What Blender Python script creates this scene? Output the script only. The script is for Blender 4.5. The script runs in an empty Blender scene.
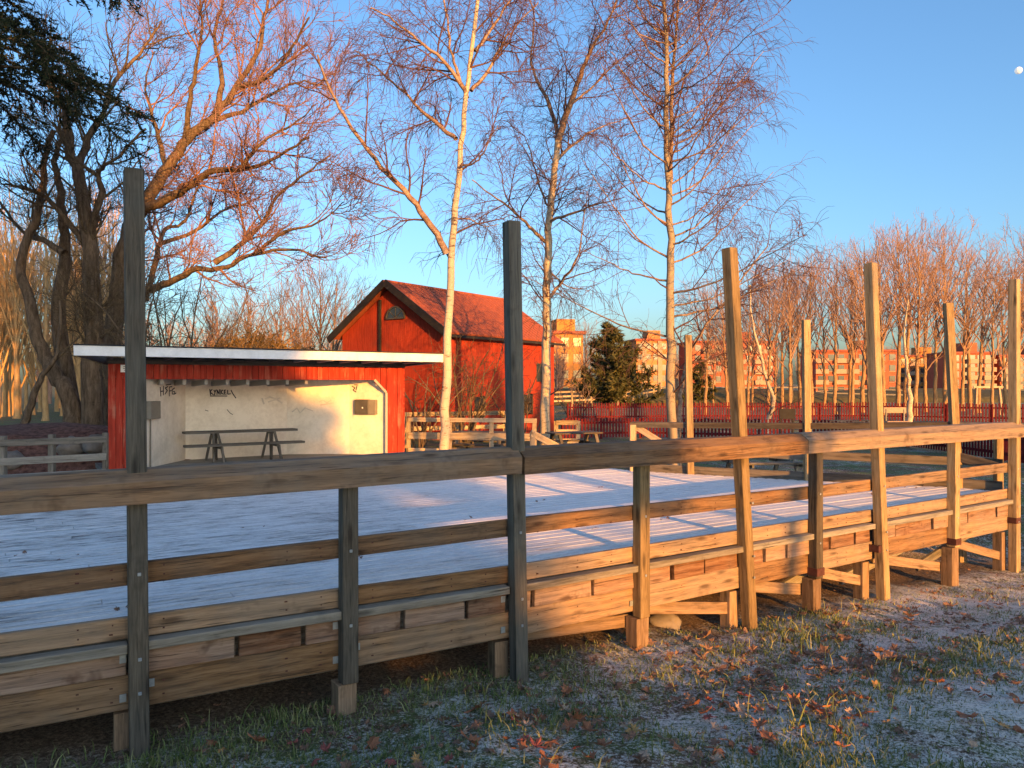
import bpy, bmesh, math, random
import numpy as np
from mathutils import Vector, Matrix, Quaternion
random.seed(7); rng = np.random.default_rng(7)
R = math.radians
scene = bpy.context.scene
COL = scene.collection

# ------------------------------------------------------------------ camera, sky, sun
F, CX, HY, CZ = 769.0, 512.0, 384.0, 2.4
cam_d = bpy.data.cameras.new('camera'); cam = bpy.data.objects.new('camera', cam_d); COL.objects.link(cam)
cam.location = (0, 0, CZ); cam.rotation_euler = (R(90), 0, 0)
cam_d.sensor_width = 36; cam_d.lens = F / 1024 * 36; cam_d.clip_end = 6000; cam_d.clip_start = 0.05
scene.camera = cam
SUN_EL, SUN_AZ = 7.3, 153.0
world = bpy.data.worlds.new('World'); scene.world = world; world.use_nodes = True
wn = world.node_tree; wn.nodes.clear()
sky = wn.nodes.new('ShaderNodeTexSky'); sky.sky_type = 'NISHITA'; sky.sun_disc = False
sky.sun_elevation = R(SUN_EL); sky.sun_rotation = R(SUN_AZ)
sky.air_density = 1.0; sky.dust_density = 2.2; sky.ozone_density = 3.5
bg = wn.nodes.new('ShaderNodeBackground'); bg.inputs[1].default_value = 0.15
wo = wn.nodes.new('ShaderNodeOutputWorld')
wn.links.new(sky.outputs[0], bg.inputs[0]); wn.links.new(bg.outputs[0], wo.inputs[0])
sl = bpy.data.lights.new('sun', 'SUN'); sun = bpy.data.objects.new('sun', sl); COL.objects.link(sun)
sl.energy = 4.2; sl.angle = R(0.55); sl.color = (1.0, 0.43, 0.085)
SH = Vector((math.sin(R(SUN_AZ)), math.cos(R(SUN_AZ)), 0)); SL = Vector((-SH.y, SH.x, 0))
sd = Vector((SH.x * math.cos(R(SUN_EL)), SH.y * math.cos(R(SUN_EL)), math.sin(R(SUN_EL))))
sun.rotation_euler = sd.to_track_quat('Z', 'Y').to_euler()
vs = scene.view_settings; vs.view_transform = 'Standard'; vs.look = 'None'; vs.exposure = 1.47; vs.gamma = 1

def W(px, py, d): return Vector(((px - CX) / F * d, d, CZ - (py - HY) / F * d))
def PX(x, d): return (x - CX) / F * d

# ------------------------------------------------------------------ object helpers
def link(o): COL.objects.link(o); return o
def tag(o, label=None, cat=None, group=None, kind=None):
    if label: o['label'] = label
    if cat: o['category'] = cat
    if group: o['group'] = group
    if kind: o['kind'] = kind
    return o
def thing(name, label, cat, loc=(0, 0, 0), group=None):
    o = link(bpy.data.objects.new(name, None)); o.location = loc; o.empty_display_size = .2
    return tag(o, label, cat, group)
def worldpos(o):
    p = Vector(o.location)
    while o.parent: o = o.parent; p = p + Vector(o.location)
    return p
def ob(name, me, mat=None, parent=None, loc=(0, 0, 0), rot=None):
    """loc is in world space; every parent here is an unrotated empty or mesh"""
    o = link(bpy.data.objects.new(name, me))
    if mat and not me.materials: me.materials.append(mat)
    p = Vector(loc)
    if parent: o.parent = parent; p = p - worldpos(parent)
    o.location = p
    if rot is not None: o.rotation_mode = 'QUATERNION'; o.rotation_quaternion = rot
    return o
def mesh(name, v, f, smooth=False):
    me = bpy.data.meshes.new(name); me.from_pydata([tuple(x) for x in v], [], f); me.update()
    if smooth: me.polygons.foreach_set('use_smooth', [True] * len(me.polygons))
    return me
def npmesh(name, verts, quads=None, tris=None, smooth=False):
    me = bpy.data.meshes.new(name)
    loops = []; starts = []; tot = []; n = 0
    if quads is not None and len(quads):
        loops.append(quads.ravel()); starts.append(np.arange(len(quads)) * 4); tot.append(np.full(len(quads), 4)); n = len(quads) * 4
    if tris is not None and len(tris):
        loops.append(tris.ravel()); starts.append(n + np.arange(len(tris)) * 3); tot.append(np.full(len(tris), 3))
    loops = np.concatenate(loops).astype(np.int32); starts = np.concatenate(starts).astype(np.int32); tot = np.concatenate(tot).astype(np.int32)
    me.vertices.add(len(verts)); me.vertices.foreach_set('co', np.asarray(verts, np.float32).ravel())
    me.loops.add(len(loops)); me.loops.foreach_set('vertex_index', loops)
    me.polygons.add(len(starts)); me.polygons.foreach_set('loop_start', starts); me.polygons.foreach_set('loop_total', tot)
    if smooth: me.polygons.foreach_set('use_smooth', np.ones(len(starts), bool))
    me.update(calc_edges=True); return me
def boxmesh(name, lx, ly, lz, bev=.004, jit=0):
    bm = bmesh.new(); bmesh.ops.create_cube(bm, size=1)
    for v in bm.verts:
        v.co = Vector((v.co.x * lx + random.uniform(-jit, jit), v.co.y * ly + random.uniform(-jit, jit), v.co.z * lz + random.uniform(-jit, jit)))
    if bev: bmesh.ops.bevel(bm, geom=bm.edges[:], offset=bev, segments=1, affect='EDGES')
    me = bpy.data.meshes.new(name); bm.to_mesh(me); bm.free(); return me
def frame(p0, p1, up=Vector((0, 0, 1))):
    x = (p1 - p0).normalized(); y = up.cross(x).normalized(); z = x.cross(y)
    return Matrix((x, y, z)).transposed().to_quaternion()
def beam(name, p0, p1, w, h, mat, parent, up=Vector((0, 0, 1)), bev=.004, jit=.002):
    p0 = Vector(p0); p1 = Vector(p1)
    me = boxmesh(name, (p1 - p0).length, w, h, bev, jit)
    return ob(name, me, mat, parent, (p0 + p1) / 2, frame(p0, p1, up))
class MB:
    """boxes gathered into one mesh"""
    def __init__(s): s.v = []; s.f = []
    def box(s, p0, p1, w, h, up=Vector((0, 0, 1))):
        p0 = Vector(p0); p1 = Vector(p1); x = (p1 - p0).normalized(); y = up.cross(x).normalized(); z = x.cross(y); b = len(s.v)
        for p in (p0, p1):
            for a, c in ((-1, -1), (1, -1), (1, 1), (-1, 1)): s.v.append(p + y * (a * w / 2) + z * (c * h / 2))
        s.f += [[b + 3, b + 2, b + 1, b], [b + 4, b + 5, b + 6, b + 7]]
        for i in range(4): j = (i + 1) % 4; s.f.append([b + i, b + j, b + 4 + j, b + 4 + i])
    def build(s, name, mat, parent=None, org=None):
        o = Vector(org) if org is not None else (worldpos(parent) if parent else Vector((0, 0, 0)))
        return ob(name, mesh(name, [p - o for p in s.v], s.f), mat, parent, o)

# ------------------------------------------------------------------ materials
def nmat(name):
    m = bpy.data.materials.new(name); m.use_nodes = True; nt = m.node_tree; nt.nodes.clear()
    o = nt.nodes.new('ShaderNodeOutputMaterial'); b = nt.nodes.new('ShaderNodeBsdfPrincipled'); nt.links.new(b.outputs[0], o.inputs[0])
    b.inputs['Roughness'].default_value = .8
    b.inputs['Specular IOR Level'].default_value = .25
    return m, nt, b
def N(nt, t, **k):
    n = nt.nodes.new(t)
    for a, v in k.items():
        if a.startswith('i_'):
            key = a[2:]; key = int(key) if key.isdigit() else key.replace('_', ' ')
            n.inputs[key].default_value = v
        else: setattr(n, a, v)
    return n
def ramp(nt, src, stops):
    r = nt.nodes.new('ShaderNodeValToRGB'); e = r.color_ramp.elements
    while len(e) < len(stops): e.new(.5)
    for el, (p, c) in zip(e, stops):
        el.position = p; el.color = (c[0], c[1], c[2], 1) if not isinstance(c, (int, float)) else (c, c, c, 1)
    nt.links.new(src, r.inputs[0]); return r.outputs[0]
def mixc(nt, fac, a, b, mode='MIX'):
    m = nt.nodes.new('ShaderNodeMix'); m.data_type = 'RGBA'; m.blend_type = mode
    for i, s in ((0, fac), (6, a), (7, b)):
        if hasattr(s, 'is_output'): nt.links.new(s, m.inputs[i])
        elif i == 0: m.inputs[0].default_value = s
        else: m.inputs[i].default_value = (*s, 1)
    return m.outputs[2]
def math_(nt, op, a, b=None):
    m = nt.nodes.new('ShaderNodeMath'); m.operation = op
    for i, s in ((0, a), (1, b)):
        if s is None: continue
        if hasattr(s, 'is_output'): nt.links.new(s, m.inputs[i])
        else: m.inputs[i].default_value = s
    return m.outputs[0]
def objco(nt, scale, rnd=60.0):
    tc = nt.nodes.new('ShaderNodeTexCoord'); oi = nt.nodes.new('ShaderNodeObjectInfo')
    add = nt.nodes.new('ShaderNodeVectorMath'); add.operation = 'ADD'
    mul = math_(nt, 'MULTIPLY', oi.outputs['Random'], rnd)
    cb = nt.nodes.new('ShaderNodeCombineXYZ')
    for i in range(3): nt.links.new(mul, cb.inputs[i])
    nt.links.new(tc.outputs['Object'], add.inputs[0]); nt.links.new(cb.outputs[0], add.inputs[1])
    mp = nt.nodes.new('ShaderNodeMapping'); mp.inputs['Scale'].default_value = scale
    nt.links.new(add.outputs[0], mp.inputs[0]); return mp.outputs[0], oi.outputs['Random'], add.outputs[0]
def noise(nt, vec, scale, detail=4, rough=.6, dist=0):
    n = N(nt, 'ShaderNodeTexNoise'); n.inputs['Scale'].default_value = scale; n.inputs['Detail'].default_value = detail
    n.inputs['Roughness'].default_value = rough; n.inputs['Distortion'].default_value = dist
    if vec is not None: nt.links.new(vec, n.inputs['Vector'])
    return n.outputs['Fac']
def bump(nt, b, h, strength=.4, dist=.01):
    n = N(nt, 'ShaderNodeBump'); n.inputs['Strength'].default_value = strength; n.inputs['Distance'].default_value = dist
    nt.links.new(h, n.inputs['Height']); nt.links.new(n.outputs[0], b.inputs['Normal'])
def wood(name, dark, mid, light, grey=(.2, .19, .165), greyamt=.5, frost=0.0, stain=.5):
    m, nt, b = nmat(name)
    v, rnd, raw = objco(nt, (1.6, 26, 26))
    g = noise(nt, v, 3.0, 6, .65, .6)
    v2 = N(nt, 'ShaderNodeMapping'); v2.inputs['Scale'].default_value = (.55, 6, 6); nt.links.new(raw, v2.inputs[0])
    wv = N(nt, 'ShaderNodeTexWave', wave_type='BANDS', bands_direction='Z'); wv.inputs['Scale'].default_value = .55
    wv.inputs['Distortion'].default_value = 9; wv.inputs['Detail'].default_value = 3; wv.inputs['Detail Scale'].default_value = 1.2
    nt.links.new(v2.outputs[0], wv.inputs[0])
    gg = math_(nt, 'ADD', math_(nt, 'MULTIPLY', g, .84), math_(nt, 'MULTIPLY', wv.outputs['Fac'], .16))
    c = ramp(nt, gg, [(.28, dark), (.47, mid), (.66, light)])
    big = noise(nt, raw, 2.2, 3, .6)
    gf = math_(nt, 'MULTIPLY', ramp(nt, math_(nt, 'ADD', big, math_(nt, 'MULTIPLY', rnd, .55)), [(.45, 0.0), (.95, 1.0)]), greyamt)
    gc = mixc(nt, gg, tuple(x * .55 for x in grey), tuple(x * 1.4 for x in grey))
    c = mixc(nt, gf, c, gc)
    # knots
    v3 = N(nt, 'ShaderNodeMapping'); v3.inputs['Scale'].default_value = (2.0, 8, 8); nt.links.new(raw, v3.inputs[0])
    vo = N(nt, 'ShaderNodeTexVoronoi'); vo.inputs['Scale'].default_value = 1.0; nt.links.new(v3.outputs[0], vo.inputs[0])
    kn = ramp(nt, vo.outputs['Distance'], [(.08, 1.0), (.22, 0.0)])
    c = mixc(nt, math_(nt, 'MULTIPLY', kn, .7), c, tuple(x * .35 for x in dark))
    st = noise(nt, raw, 4.5, 3, .7)
    c = mixc(nt, math_(nt, 'MULTIPLY', ramp(nt, st, [(.58, 0.0), (.75, 1.0)]), stain), c, tuple(x * .5 for x in dark))
    ck = N(nt, 'ShaderNodeMapping'); ck.inputs['Scale'].default_value = (1.2, 60, 60); nt.links.new(raw, ck.inputs[0])
    cn = noise(nt, ck.outputs[0], 1.5, 3, .6)
    crack = ramp(nt, cn, [(.33, 1.0), (.38, 0.0)])
    c = mixc(nt, math_(nt, 'MULTIPLY', crack, .75), c, tuple(x * .2 for x in dark))
    c = mixc(nt, 1.0, c, ramp(nt, rnd, [(0, .66), (.5, 1.0), (1, 1.28)]), 'MULTIPLY')
    if frost:
        geo = N(nt, 'ShaderNodeNewGeometry'); sp = N(nt, 'ShaderNodeSeparateXYZ'); nt.links.new(geo.outputs['Normal'], sp.inputs[0])
        fr = math_(nt, 'MULTIPLY', ramp(nt, sp.outputs[2], [(.5, 0.0), (.9, 1.0)]), ramp(nt, noise(nt, raw, 9, 5, .7), [(.35, 0.0), (.7, frost)]))
        c = mixc(nt, fr, c, (.72, .75, .78))
    nt.links.new(c, b.inputs['Base Color'])
    bump(nt, b, math_(nt, 'SUBTRACT', gg, math_(nt, 'MULTIPLY', crack, .8)), .5, .006)
    return m
M = {}
M['rail'] = wood('weathered_rail', (0.070, 0.038, 0.022), (0.198, 0.109, 0.050), (0.306, 0.175, 0.086), grey=(.20, .17, .13), greyamt=.65)
M['post'] = wood('weathered_post', (.13, .085, .038), (.29, .20, .09), (.42, .30, .15), greyamt=.15, stain=.35)  # brightened and yellowed to suit the sunlit front posts
M['board'] = wood('weathered_board', (0.089, 0.048, 0.024), (0.268, 0.149, 0.065), (0.391, 0.231, 0.111), grey=(.20, .17, .13), greyamt=.65, stain=.4)
M['stub'] = wood('pale_stub', (0.103, 0.063, 0.031), (0.224, 0.141, 0.075), (0.318, 0.207, 0.116), greyamt=.2)
M['ledge'] = wood('grey_ledge', (.075, .066, .048), (.19, .165, .125), (.29, .26, .205), grey=(.2, .195, .165), greyamt=.6, frost=.08)
M['postshade'] = wood('shade_dark_post', (.04, .032, .022), (.10, .08, .055), (.17, .14, .095), grey=(.1, .1, .085), greyamt=.6, stain=.4)  # dark wood, darkened further for the posts standing in shade
M['blk'] = wood('short_board', (0.096, 0.039, 0.018), (0.237, 0.111, 0.052), (0.344, 0.195, 0.111), greyamt=.5, stain=.8)
M['greywood'] = wood('grey_wood', (0.096, 0.084, 0.066), (0.204, 0.180, 0.144), (0.300, 0.264, 0.216), greyamt=.6)
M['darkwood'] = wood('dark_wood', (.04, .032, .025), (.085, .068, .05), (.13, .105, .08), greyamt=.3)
M['palewood'] = wood('pale_wood', (0.253, 0.184, 0.103), (0.414, 0.310, 0.184), (0.517, 0.402, 0.253), greyamt=.2)

def plain(name, col, rough=.7, var=.2, scale=6, metallic=0, bumpd=0.004, spec=.3):
    m, nt, b = nmat(name); v, rnd, raw = objco(nt, (1, 1, 1), 30)
    n = noise(nt, raw, scale, 5, .65)
    c = ramp(nt, n, [(.25, tuple(x * (1 - var) for x in col)), (.75, tuple(min(1, x * (1 + var)) for x in col))])
    nt.links.new(c, b.inputs['Base Color']); b.inputs['Roughness'].default_value = rough; b.inputs['Metallic'].default_value = metallic
    b.inputs['Specular IOR Level'].default_value = spec
    if bumpd: bump(nt, b, n, .3, bumpd)
    return m
def redpaint(name, col, worn=(.45, .28, .18), amt=.5, sc=(9, 9, .7)):
    m, nt, b = nmat(name); v, rnd, raw = objco(nt, sc, 40)
    n = noise(nt, v, 3, 5, .6); big = noise(nt, raw, 1.6, 4, .65)
    c = ramp(nt, n, [(.3, tuple(x * .62 for x in col)), (.55, col), (.8, tuple(min(1, x * 1.3) for x in col))])
    w = math_(nt, 'MULTIPLY', ramp(nt, math_(nt, 'ADD', math_(nt, 'MULTIPLY', n, .5), math_(nt, 'MULTIPLY', big, .6)), [(.58, 0.0), (.76, 1.0)]), amt)
    c = mixc(nt, w, c, worn); nt.links.new(c, b.inputs['Base Color']); b.inputs['Roughness'].default_value = .85
    b.inputs['Specular IOR Level'].default_value = .15
    bump(nt, b, n, .4, .004); return m
M['red'] = redpaint('stage_red', (.36, .04, .022), amt=.5, sc=(.7, 9, 9))
M['barnred'] = redpaint('barn_red', (.33, .042, .02), worn=(.20, .06, .035), amt=.6)
M['picket'] = redpaint('picket_red', (.125, .014, .017), worn=(.22, .06, .05), amt=.2)  # red darkened to stand in for shade on the near fence
M['black'] = plain('tarred_black', (.022, .02, .02), .8, .3)
M['roofdark'] = plain('roof_felt', (.03, .03, .032), .9, .3)
M['steel'] = plain('galvanised_steel', (.32, .36, .38), .5, .25, 20, .6)
M['rust'] = plain('rusty_iron', (.085, .035, .028), .8, .4, 15, .2)
M['box'] = plain('grey_cabinet', (.20, .18, .14), .55, .15, 8)
M['boxdark'] = plain('dark_cabinet', (.075, .07, .06), .5, .3, 9)
M['sign'] = plain('white_sign', (.8, .8, .78), .4, .05)
M['ink'] = plain('spray_ink', (.02, .018, .03), .6, .2)
M['greyink'] = plain('faded_ink', (.55, .49, .41), .8, .2)
M['stone'] = plain('granite', (.19, .165, .14), .9, .4, 5)
M['glass'] = plain('dark_glass', (.03, .035, .04), .12, .2, 3, 0, 0, .6)
M['win_frame'] = plain('white_frame', (.72, .68, .6), .6, .1)
def whitepaint(name, base, dirt, amt, sc=2.2):
    m, nt, b = nmat(name); v, rnd, raw = objco(nt, (1, 1, 1), 0)
    n = noise(nt, raw, sc, 6, .7); n2 = noise(nt, raw, sc * 7, 4, .7)
    f = math_(nt, 'MULTIPLY', ramp(nt, math_(nt, 'ADD', math_(nt, 'MULTIPLY', n, .7), math_(nt, 'MULTIPLY', n2, .3)), [(.42, 0.0), (.68, 1.0)]), amt)
    c = mixc(nt, f, base, dirt); nt.links.new(c, b.inputs['Base Color']); bump(nt, b, n2, .15, .003)
    b.inputs['Roughness'].default_value = .6; return m
M['cream'] = whitepaint('cream_wall', (.78, .70, .58), (.46, .38, .28), .65)
M['fascia'] = whitepaint('white_fascia', (.80, .79, .76), (.5, .47, .42), .5, 4)
M['ceil'] = whitepaint('pale_rafter', (.36, .33, .28), (.3, .27, .22), .5, 4)

def deckmat():
    m, nt, b = nmat('frosted_planks'); v, rnd, raw = objco(nt, (1.2, 22, 22))
    g = noise(nt, v, 2.5, 5, .65, .4)
    wd = ramp(nt, g, [(.3, (.06, .05, .045)), (.7, (.19, .17, .15))])
    mp = N(nt, 'ShaderNodeMapping'); mp.inputs['Scale'].default_value = (1.3, 9, 9); nt.links.new(raw, mp.inputs[0])
    p = noise(nt, mp.outputs[0], 2.4, 6, .72)
    tc = N(nt, 'ShaderNodeNewGeometry'); big = noise(nt, tc.outputs['Position'], .55, 3, .6)
    sx = N(nt, 'ShaderNodeSeparateXYZ'); nt.links.new(tc.outputs['Position'], sx.inputs[0])
    left = N(nt, 'ShaderNodeMapRange'); left.inputs[1].default_value = 1.0; left.inputs[2].default_value = -7.0
    left.inputs[3].default_value = 0.0; left.inputs[4].default_value = .17; nt.links.new(sx.outputs[0], left.inputs[0])
    s = math_(nt, 'SUBTRACT', math_(nt, 'ADD', math_(nt, 'MULTIPLY', p, .75), math_(nt, 'MULTIPLY', big, .3)), left.outputs[0])
    s = math_(nt, 'ADD', s, math_(nt, 'MULTIPLY', rnd, .06))
    fr = ramp(nt, s, [(.31, 0.0), (.43, .72), (.54, 1.0)])
    fc = ramp(nt, noise(nt, raw, 30, 4, .7), [(.3, (.80, .77, .73)), (.7, (.95, .92, .88))])
    c = mixc(nt, fr, wd, fc); nt.links.new(c, b.inputs['Base Color'])
    bump(nt, b, math_(nt, 'ADD', g, fr), .35, .004); b.inputs['Roughness'].default_value = .85; return m
M['deck'] = deckmat()

def groundmat():
    m, nt, b = nmat('frosted_grass'); geo = N(nt, 'ShaderNodeNewGeometry'); P = geo.outputs['Position']
    n1 = noise(nt, P, .8, 5, .65); n2 = noise(nt, P, 6, 6, .75); n3 = noise(nt, P, 34, 4, .75); n4 = noise(nt, P, 2.3, 5, .65); n5 = noise(nt, P, 90, 2, .6)
    soil = ramp(nt, n3, [(.28, (.045, .03, .02)), (.5, (.18, .125, .08)), (.72, (.42, .31, .21))])
    grass = ramp(nt, n3, [(.28, (.04, .06, .02)), (.5, (.15, .18, .065)), (.72, (.36, .36, .17))])
    c = mixc(nt, ramp(nt, n4, [(.44, 0.0), (.56, 1.0)]), soil, grass)
    sx = N(nt, 'ShaderNodeSeparateXYZ'); nt.links.new(P, sx.inputs[0])
    rt = N(nt, 'ShaderNodeMapRange'); rt.inputs[1].default_value = -2.5; rt.inputs[2].default_value = 6.0; rt.inputs[3].default_value = -.05; rt.inputs[4].default_value = .05
    nt.links.new(sx.outputs[0], rt.inputs[0])
    bk = N(nt, 'ShaderNodeMapRange'); bk.inputs[1].default_value = 9.5; bk.inputs[2].default_value = 13; bk.inputs[3].default_value = 0; bk.inputs[4].default_value = .12; nt.links.new(sx.outputs[1], bk.inputs[0])
    fs = math_(nt, 'ADD', math_(nt, 'ADD', math_(nt, 'MULTIPLY', n1, .28), math_(nt, 'MULTIPLY', n2, .34)), math_(nt, 'ADD', math_(nt, 'MULTIPLY', n3, .42), math_(nt, 'MULTIPLY', n5, .20)))
    fs = math_(nt, 'SUBTRACT', math_(nt, 'ADD', fs, rt.outputs[0]), bk.outputs[0])
    fr = ramp(nt, fs, [(.575, 0.0), (.665, .9)])
    # no frost forms below the planks: the strip of ground under and just outside the floor stays bare soil
    dt = N(nt, 'ShaderNodeVectorMath', operation='DOT_PRODUCT'); dt.inputs[1].default_value = (.549, -.836, 0); nt.links.new(P, dt.inputs[0])
    sgn = math_(nt, 'ADD', math_(nt, 'ADD', dt.outputs['Value'], 5.75), math_(nt, 'MULTIPLY', math_(nt, 'SUBTRACT', n2, .5), 1.2))
    op = ramp(nt, math_(nt, 'ADD', math_(nt, 'MULTIPLY', sgn, .5), .3), [(.28, 0.0), (.62, 1.0)])
    beh = ramp(nt, math_(nt, 'MULTIPLY', math_(nt, 'SUBTRACT', sx.outputs[1], 10.5), .3), [(.3, 0.0), (.6, 1.0)])
    fr = math_(nt, 'MULTIPLY', fr, math_(nt, 'MAXIMUM', op, beh))
    c = mixc(nt, math_(nt, 'MAXIMUM', op, beh), soil, c)
    c = mixc(nt, fr, c, (.87, .83, .75))
    nt.links.new(c, b.inputs['Base Color']); bump(nt, b, math_(nt, 'ADD', n3, n2), .9, .04); b.inputs['Roughness'].default_value = .95
    b.inputs['Specular IOR Level'].default_value = .1
    return m
M['ground'] = groundmat()
def bark(name, a, bcol, c3, sc=(3, 3, .6)):
    m, nt, b = nmat(name); geo = N(nt, 'ShaderNodeTexCoord')
    mp = N(nt, 'ShaderNodeMapping'); mp.inputs['Scale'].default_value = sc; nt.links.new(geo.outputs['Object'], mp.inputs[0])
    n = noise(nt, mp.outputs[0], 4, 5, .7); c = ramp(nt, n, [(.3, a), (.5, bcol), (.75, c3)])
    nt.links.new(c, b.inputs['Base Color']); bump(nt, b, n, .8, .03); b.inputs['Roughness'].default_value = .9; b.inputs['Specular IOR Level'].default_value = .1
    return m
M['oakbark'] = bark('oak_bark', (.05, .036, .024), (.14, .10, .068), (.24, .18, .125))
M['oaktwig'] = bark('oak_twig', (.19, .10, .075), (.27, .15, .115), (.34, .20, .155))
M['birchtwig'] = bark('birch_twig', (.08, .04, .033), (.13, .07, .058), (.19, .11, .09))
M['birchlimb'] = bark('birch_limb', (.12, .075, .055), (.26, .18, .13), (.46, .38, .3), (2, 2, 3))
M['fartwig'] = bark('far_twig', (.22, .135, .095), (.32, .20, .14), (.42, .28, .2))
M['farbark'] = bark('far_bark', (.15, .095, .05), (.30, .19, .095), (.42, .28, .15))
M['shrubtwig'] = bark('shrub_twig', (.07, .05, .035), (.13, .095, .06), (.22, .17, .1))
def birchbark(name='birch_bark', k=1.0):
    m, nt, b = nmat(name); tc = N(nt, 'ShaderNodeTexCoord')
    mp = N(nt, 'ShaderNodeMapping'); mp.inputs['Scale'].default_value = (2.5, 2.5, 9); nt.links.new(tc.outputs['Object'], mp.inputs[0])
    n = noise(nt, mp.outputs[0], 2.2, 5, .7); n2 = noise(nt, tc.outputs['Object'], 1.3, 4, .7)
    mk = ramp(nt, math_(nt, 'ADD', math_(nt, 'MULTIPLY', n, .7), math_(nt, 'MULTIPLY', n2, .3)), [(.36, 0.0), (.46, 1.0)])
    c = mixc(nt, mk, (.07, .05, .038), mixc(nt, n2, (.40 * k, .32 * k, .21 * k), (.56 * k, .47 * k, .34 * k)))
    nt.links.new(c, b.inputs['Base Color']); bump(nt, b, n, .5, .015); return m
M['birchbark'] = birchbark(); M['birchbark2'] = birchbark('darker_birch_bark', .62)
def foliage(name, a, bb, c3):
    m, nt, b = nmat(name); oi = N(nt, 'ShaderNodeTexCoord'); n = noise(nt, oi.outputs['Object'], 2.3, 4, .7)
    at = N(nt, 'ShaderNodeAttribute', attribute_name='tint')
    c = ramp(nt, math_(nt, 'ADD', math_(nt, 'MULTIPLY', n, .5), math_(nt, 'MULTIPLY', at.outputs['Fac'], .5)), [(.2, a), (.5, bb), (.8, c3)])
    nt.links.new(c, b.inputs['Base Color']); b.inputs['Roughness'].default_value = .7; b.inputs['Specular IOR Level'].default_value = .15; return m
M['spruce'] = foliage('spruce_needles', (.010, .018, .010), (.02, .03, .014), (.042, .046, .02))
M['pine'] = foliage('pine_needles', (.03, .034, .014), (.06, .066, .026), (.13, .11, .04))
M['rustleaf'] = foliage('rusty_foliage', (.10, .065, .02), (.19, .115, .03), (.28, .17, .05))
M['grass'] = foliage('grass_blades', (.07, .11, .03), (.16, .20, .06), (.36, .33, .16))
M['frostgrass'] = foliage('frosted_blades', (.16, .18, .13), (.34, .37, .33), (.55, .58, .58))
LEAF = [plain('leaf_%s' % n, c, .65, .35, 25, 0, .002) for n, c in (('rust', (.30, .12, .055)), ('brown', (.20, .115, .072)), ('amber', (.46, .25, .085)), ('tan', (.40, .28, .19)), ('red', (.27, .08, .06)))]

# ------------------------------------------------------------------ ground
CPT = np.array([(0, 0, .82), (-5, 0, .8), (6, 0, .75), (12, 0, .7), (-2.5, 5.0, 0), (-1.25, 5.7, -.04), (0, 6.4, -.06), (1.2, 7.2, -.06), (2.4, 8, -.16), (4.4, 9.3, -.2), (6, 10.4, -.3),
    (7.3, 11.2, -.33), (3.2, 4.7, .06), (0, 4.4, .14), (6, 6.5, .02), (9.5, 9, -.15), (-5, 3.4, .1), (-6, 8, 0), (0, 11, -.2), (5, 14, .15), (10, 13.5, .0), (9, 17, .35), (14, 16, .4), (2, 18, .4),
    (-3, 18, .4), (-12, 14, .6), (-9, 17, .6), (-14, 22, .75), (0, 26, .3), (12, 26, .3), (25, 26, .35), (-25, 30, .7), (0, 45, .3), (30, 45, .3), (-30, 60, .6), (0, 80, .3), (60, 80, .3), (-60, 20, .6), (50, 10, .4), (0, -20, 1.2), (30, -20, 1.2), (-30, -20, 1.2)])
def gz(x, y):
    x = np.asarray(x, float); y = np.asarray(y, float)
    d2 = (x[..., None] - CPT[:, 0]) ** 2 + (y[..., None] - CPT[:, 1]) ** 2 + .05
    w = d2 ** -1.9; z = (w * CPT[:, 2]).sum(-1) / w.sum(-1)
    far = np.clip((np.hypot(x, y) - 70) / 60, 0, 1); z = z * (1 - far) + .3 * far
    nr = np.clip(1 - np.hypot(x - 2, y - 8) / 25, 0, 1)
    return z + nr * (.02 * np.sin(x * 5.1 + 1.3 * np.sin(y * 3.3)) * np.sin(y * 4.7 + x) + .012 * np.sin(x * 13 + y * 9) * np.sin(y * 15 - x * 7))
def GZ(x, y): return float(gz(np.array([x]), np.array([y]))[0])
ax = np.concatenate([-np.geomspace(3000, 12, 40), np.arange(-11.5, 16, .14), np.geomspace(16.2, 3000, 44)])
ay = np.concatenate([-np.geomspace(3000, 1.5, 34), np.arange(-1, 20, .14), np.geomspace(20.3, 3000, 48)])
gx, gy = np.meshgrid(ax, ay); gv = np.stack([gx, gy, gz(gx, gy)], -1).reshape(-1, 3)
nx, ny = len(ax), len(ay); ii = (np.arange(ny - 1)[:, None] * nx + np.arange(nx - 1)[None]).ravel()
go = ob('ground', npmesh('ground', gv, np.stack([ii, ii + 1, ii + 1 + nx, ii + nx], -1), smooth=True), M['ground']); tag(go, kind='structure')

# ------------------------------------------------------------------ dance floor: layout
def dep1(px): return 1 / (.1972 - 1.14e-4 * (px - 137))
P1, P3, P9 = Vector((PX(137, 5.07), 5.07, 0)), Vector((PX(516, 6.49), 6.49, 0)), Vector((PX(1009, 11.25), 11.25, 0))
U1 = (P3 - P1).normalized(); U2 = (P9 - P3).normalized(); P0 = P1 - U1 * 4.1
def onfront(px):
    """where the sight line of a pixel column meets the front edge"""
    a, u = (P1, U1) if px < 516 else (P3, U2)
    k = (px - CX) / F
    t = (k * a.y - a.x) / (u.x - k * u.y); return a + u * t
def nrm(px): u = U1 if px < 516 else U2; return Vector((u.y, -u.x, 0))      # towards the lawn
DZ = .82
RZB = 1.64                                                               # underside of the hand rail
b1, b2, b3, b0 = Vector((6.78, 11.75, 0)), Vector((4.80, 12.6, 0)), Vector((3.14, 13.5, 0)), Vector((2.2, 14.0, 0))
SA, SB = Vector((-6.99, 13.3, 0)), Vector((-2.32, 16.4, 0)); SU = (SB - SA).normalized(); SN = Vector((SU.y, -SU.x, 0))
q1, q2 = Vector((.47, 16.2, 0)), Vector((-2.25, 16.75, 0))
LF = SA - SU * 4.2
poly = [P0, P3, P9, b1, b2, b3, b0, q1, q2, SB, SA, LF, Vector((-11.2, 7.5, 0))]
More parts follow.
